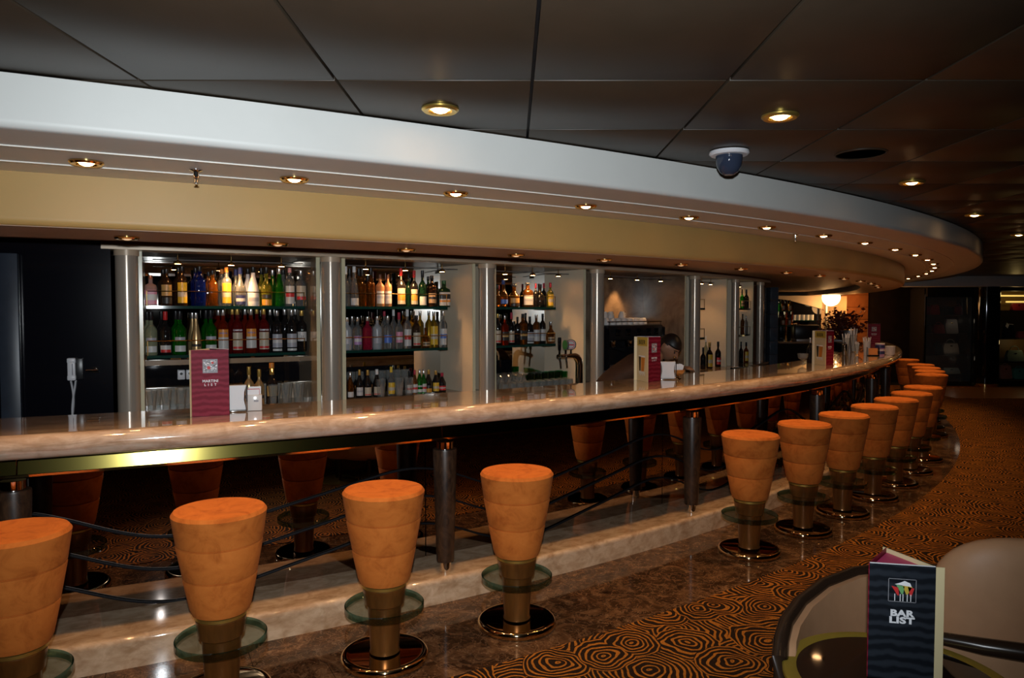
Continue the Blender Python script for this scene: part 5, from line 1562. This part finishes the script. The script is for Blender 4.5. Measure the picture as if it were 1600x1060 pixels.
def shop(name, label, x0, x1, zs, back, lintel):
    root = thing(name, label, 'shop window', (0, 0, 0), 0, 'shop display windows')
    MB().box(((x0 + x1) / 2, 16.22, 1.05), (x1 - x0, 0.05, 2.1)).obj('back_wall', back, root)
    for x in (x0, x1):
        MB().box((x, 15.95, 1.05), (0.05, 0.55, 2.1)).obj('side_wall', M_void, root)
    MB().box(((x0 + x1) / 2, 15.95, 0.05), (x1 - x0, 0.55, 0.10)).obj('plinth', M_shopwall, root)
    MB().box(((x0 + x1) / 2, 15.90, lintel / 2 + 1.065), (x1 - x0, 0.6, 2.13 - lintel)).obj('lintel', M_void, root)
    for z in zs:
        MB().box(((x0 + x1) / 2, 16.0, z - 0.012), (x1 - x0 - 0.05, 0.38, 0.024)).obj('shelf', M_cabinet, root)
    return root
s1 = shop('shop_window', 'unlit shop window with bags on shelves, left of the dark column', 8.95, 9.98, (1.534, 1.12, 0.66, 0.234), M_shopwall, 1.93)
MB().box((8.945, 15.66, 1.05), (0.03, 0.03, 1.85)).obj('frame_bar', M_chrome, s1)
MB().box((9.46, 15.672, 1.0), (1.0, 0.008, 1.84)).obj('window_pane', M_clear, s1)
s2 = shop('shop_window', 'amber lit shop window with bags on shelves at the right edge', 10.52, 12.2, (1.63, 1.02, 0.51, 0.12), M_shopwall2, 2.05)
for x0, x1, z in ((10.78, 11.9, 1.955), (10.95, 11.9, 1.82)):
    MB().tube([(x0, 16.05, z), (x1, 16.05, z)], 0.018, 8).obj('light_tube', principled('shop_tube', (1, .8, .3), .4, emit=(1.0, 0.66, 0.16), emit_s=0.8), s2)
lamp('shop_light', 'POINT', (10.95, 15.75, 1.98), 1.2, (1.0, 0.7, 0.25), s2, 0.05)
lamp('shop_light', 'POINT', (11.3, 15.78, 0.92), 0.7, (1.0, 0.7, 0.3), s2, 0.05)
lamp('shop_light', 'POINT', (9.75, 15.72, 1.4), 0.13, (1.0, 0.8, 0.6), s1, 0.05)
lamp('shop_light', 'POINT', (9.6, 15.72, 0.58), 0.16, (1.0, 0.8, 0.6), s1, 0.05)

def handbag(label, x, z, w, h, d, c, handle, tilt=0.0):
    key = 'bag_%d_%d_%d' % tuple(int(q * 255) for q in c)
    m = MATS.get(key) or principled(key, c, 0.4)
    root = thing('handbag', label, 'handbag', (x, 15.96, z + 0.0005), tilt, 'handbags in the shop windows')
    v = []
    for (zz, k) in ((0, 0.86), (0.06 * h, 1.0), (0.55 * h, 1.02), (0.92 * h, 0.86), (h, 0.80)):
        dd = d * (1.0 if zz < 0.5 * h else 0.55 if zz < 0.95 * h else 0.25)
        for (sx, sy) in ((-1, -1), (-.6, -1.15), (.6, -1.15), (1, -1), (1, 1), (.6, 1.15), (-.6, 1.15), (-1, 1)):
            v.append((sx * w * k / 2, sy * dd / 2, zz))
    f = [tuple(range(8))[::-1], tuple(range(32, 40))]
    for j in range(4):
        for k in range(8):
            f.append((j * 8 + k, j * 8 + (k + 1) % 8, (j + 1) * 8 + (k + 1) % 8, (j + 1) * 8 + k))
    MB().add(v, f).obj('bag_body', m, root, smooth=45)
    if handle:
        pts = [(w * 0.28 * math.cos(PI * k / 10) * -1, 0, h * 0.93 + handle * math.sin(PI * k / 10)) for k in range(11)]
        MB().tube(pts, 0.008, 6).obj('handle', m, root)
    MB().box((0, -d * 0.60 * 0.56, h * 0.72), (w * 0.14, 0.01, h * 0.08)).obj('clasp', M_gold, root)
    return root
handbag('deep red bag on the top shelf of the unlit shop window, left one', 9.10, 1.534, 0.20, 0.19, 0.12, (0.42, 0.012, 0.02), 0.05)
handbag('bright red bag on the top shelf of the unlit shop window, second from left', 9.31, 1.534, 0.20, 0.22, 0.12, (0.62, 0.02, 0.015), 0.0, 0.1)
handbag('dark teal bag on the top shelf of the unlit shop window', 9.58, 1.534, 0.24, 0.16, 0.12, (0.01, 0.05, 0.06), 0.05)
handbag('dark red bag at the right end of the top shelf, unlit shop window', 9.84, 1.534, 0.15, 0.19, 0.10, (0.30, 0.015, 0.03), 0.06)
handbag('maroon patent bag on the second shelf of the unlit shop window', 9.41, 1.12, 0.24, 0.20, 0.12, (0.30, 0.012, 0.015), 0.06)
handbag('black bag on the second shelf of the unlit shop window', 9.13, 1.12, 0.22, 0.19, 0.12, (0.012, 0.012, 0.015), 0.08)
handbag('large white bag on the second shelf of the unlit shop window', 9.68, 1.12, 0.27, 0.32, 0.14, (0.42, 0.38, 0.34), 0.0)
handbag('black bag on the third shelf of the unlit shop window', 9.14, 0.66, 0.24, 0.22, 0.12, (0.015, 0.014, 0.014), 0.07)
handbag('teal bag on the third shelf, unlit shop window', 9.40, 0.66, 0.18, 0.24, 0.12, (0.01, 0.05, 0.06), 0.05)
handbag('cream bag with looped strap on the third shelf, unlit shop window', 9.68, 0.66, 0.33, 0.26, 0.14, (0.75, 0.62, 0.48), 0.09)
handbag('pale grey pouch on the bottom shelf of the unlit shop window', 9.70, 0.234, 0.36, 0.13, 0.14, (0.35, 0.40, 0.36), 0.0)
handbag('dark red bag on the top shelf of the amber lit shop window', 11.15, 1.63, 0.28, 0.16, 0.12, (0.28, 0.02, 0.03), 0.0)
handbag('dark bag with a white strap tag, second shelf of amber lit window', 10.96, 1.02, 0.22, 0.30, 0.12, (0.02, 0.02, 0.02), 0.07)
handbag('coral pink bag on the second shelf of the amber lit shop window', 11.28, 1.02, 0.26, 0.15, 0.12, (0.60, 0.12, 0.12), 0.0)
handbag('grey green bag with tall handle, third shelf of amber lit window', 11.10, 0.51, 0.36, 0.24, 0.14, (0.12, 0.17, 0.14), 0.11)
handbag('salmon bag on the bottom shelf of the amber lit shop window', 10.90, 0.12, 0.26, 0.30, 0.13, (0.62, 0.24, 0.16), 0.05)
handbag('mint green bag on the bottom shelf of the amber lit shop window', 11.20, 0.12, 0.26, 0.24, 0.13, (0.12, 0.42, 0.34), 0.05)
tg = thing('price_tag', 'white price tag hung on the dark bag in the amber lit window', 'tag', (10.82, 15.80, 1.30), R(25))
MB().box((0, 0, 0), (0.09, 0.004, 0.09), Matrix.Rotation(0.6, 4, 'Y')).obj('card', M_paper, tg)
MB().tube([(0.04, 0.0, 0.03), (0.12, 0.01, 0.03), (0.22, 0.0, 0.02)], 0.006, 6).obj('strap', M_paper, tg)

# ================================================================== foreground table and tub chair
tb = thing('cocktail_table', 'round black glass table with a gold rim in the foreground', 'table', (1.085, 1.99, 0), 0)
MB().lathe([(0.0, 0.560), (0.268, 0.560), (0.268, 0.5775), (0.0, 0.5775)], 64).obj('table_top', M_tableglass, tb)
MB().lathe([(0.268, 0.556), (0.300, 0.556), (0.307, 0.562), (0.307, 0.574), (0.303, 0.5785), (0.271, 0.5785), (0.268, 0.577)], 64, caps=False).obj('gold_rim', M_tablerim, tb)
MB().lathe([(0.028, 0.03), (0.028, 0.556)], 20).obj('stem', M_blackgloss, tb)
MB().lathe([(0.21, 0.0), (0.21, 0.012), (0.18, 0.022), (0.03, 0.034)], 36).obj('foot', M_goldrim, tb)

ac = thing('tub_armchair', 'cream upholstered tub armchair with dark wood rail behind the bar list table', 'armchair', (1.31, 2.30, 0.0), 0)
rim = [Vector((x - 1.31, y - 2.30, z)) for x, y, z in ((1.80, 2.56, 0.63), (1.70, 2.66, 0.63), (1.58, 2.71, 0.63), (1.44, 2.72, 0.63), (1.28, 2.675, 0.63), (1.12, 2.57, 0.625), (0.98, 2.43, 0.615),
                                                      (0.88, 2.29, 0.605), (0.825, 2.18, 0.60), (0.80, 2.12, 0.575), (0.79, 2.095, 0.50), (0.788, 2.09, 0.36))]
MB().tube(rim, 0.024, 12).obj('wood_rail', M_rail, ac, smooth=60)
m = MB()
mid = Vector((1.40 - 1.31, 2.10 - 2.30, 0))
for q in rim:
    d_ = (mid - Vector((q.x, q.y, 0))).normalized()
    for off, z in ((0.006, q.z), (0.012, 0.30), (0.07, 0.26), (0.075, 0.40), (0.045, q.z)):
        w_ = q + d_ * off
        m.v.append((w_.x, w_.y, z))
for i in range(len(rim) - 1):
    for k in range(5):
        k2 = (k + 1) % 5
        m.f.append((i * 5 + k, (i + 1) * 5 + k, (i + 1) * 5 + k2, i * 5 + k2)); m.uv.append([(0, 0)] * 4)
m.f.append((0, 1, 2, 3, 4)); m.uv.append([(0, 0)] * 5)
nn = (len(rim) - 1) * 5
m.f.append((nn + 4, nn + 3, nn + 2, nn + 1, nn)); m.uv.append([(0, 0)] * 5)
m.obj('tub_shell', M_leatherette, ac, smooth=60)
MB().lathe([(0.0, 0.26), (0.34, 0.26), (0.365, 0.29), (0.37, 0.37), (0.345, 0.415), (0.30, 0.425), (0.0, 0.428)], 40, axis=Matrix.Diagonal((1.08, 0.86, 1, 1))).obj('seat_cushion', M_leatherette, ac, smooth=60)
arm = [Vector(q) - Vector((1.31, 2.30, 0)) for q in ((1.335, 2.20, 0.598), (1.42, 2.145, 0.60), (1.52, 2.09, 0.605), (1.62, 2.05, 0.61), (1.74, 2.06, 0.615), (1.80, 2.16, 0.62))]
MB().tube(arm, [0.02, 0.026, 0.028, 0.028, 0.027, 0.024], 12).obj('wood_rail', M_rail, ac, smooth=60)
m = MB()
for i, q in enumerate(arm):
    o_ = Vector((0.02, 0.03, 0))
    m.v += [tuple(q + Vector((0, 0, -0.01))), tuple(q + Vector((0, 0, -0.34))), tuple(q + o_ + Vector((0, 0, -0.34))), tuple(q + o_ + Vector((0, 0, -0.01)))]
for i in range(len(arm) - 1):
    for k in range(4):
        m.f.append((i * 4 + k, i * 4 + 4 + k, i * 4 + 4 + (k + 1) % 4, i * 4 + (k + 1) % 4)); m.uv.append([(0, 0)] * 4)
m.f.append((0, 1, 2, 3)); m.uv.append([(0, 0)] * 4)
m.obj('arm_panel', M_leatherette, ac, smooth=60)
bp = bmesh.new()
bmesh.ops.create_uvsphere(bp, u_segments=32, v_segments=20, radius=1.0)
for v in bp.verts:
    x, y, z = v.co
    def se(q, p): return math.copysign(abs(q) ** p, q)
    v.co = (se(x, 0.75) * 0.29, se(y, 0.8) * 0.065 + 0.05 * x * x, se(z, 0.75) * 0.26)
bme = bpy.data.meshes.new('backrest'); bp.to_mesh(bme); bp.free()
bme.materials.append(M_leatherette)
for p in bme.polygons: p.use_smooth = True
bo_ = mesh_obj('backrest', bme, ac, (0.415, 0.07, 0.595), R(-14))
for sx, sy in ((-0.28, -0.22), (-0.28, 0.22), (0.28, -0.22), (0.28, 0.22)):
    MB().lathe([(0.016, 0.0), (0.024, 0.27)], 12, c=(sx, sy, 0)).obj('leg', M_rail, ac)
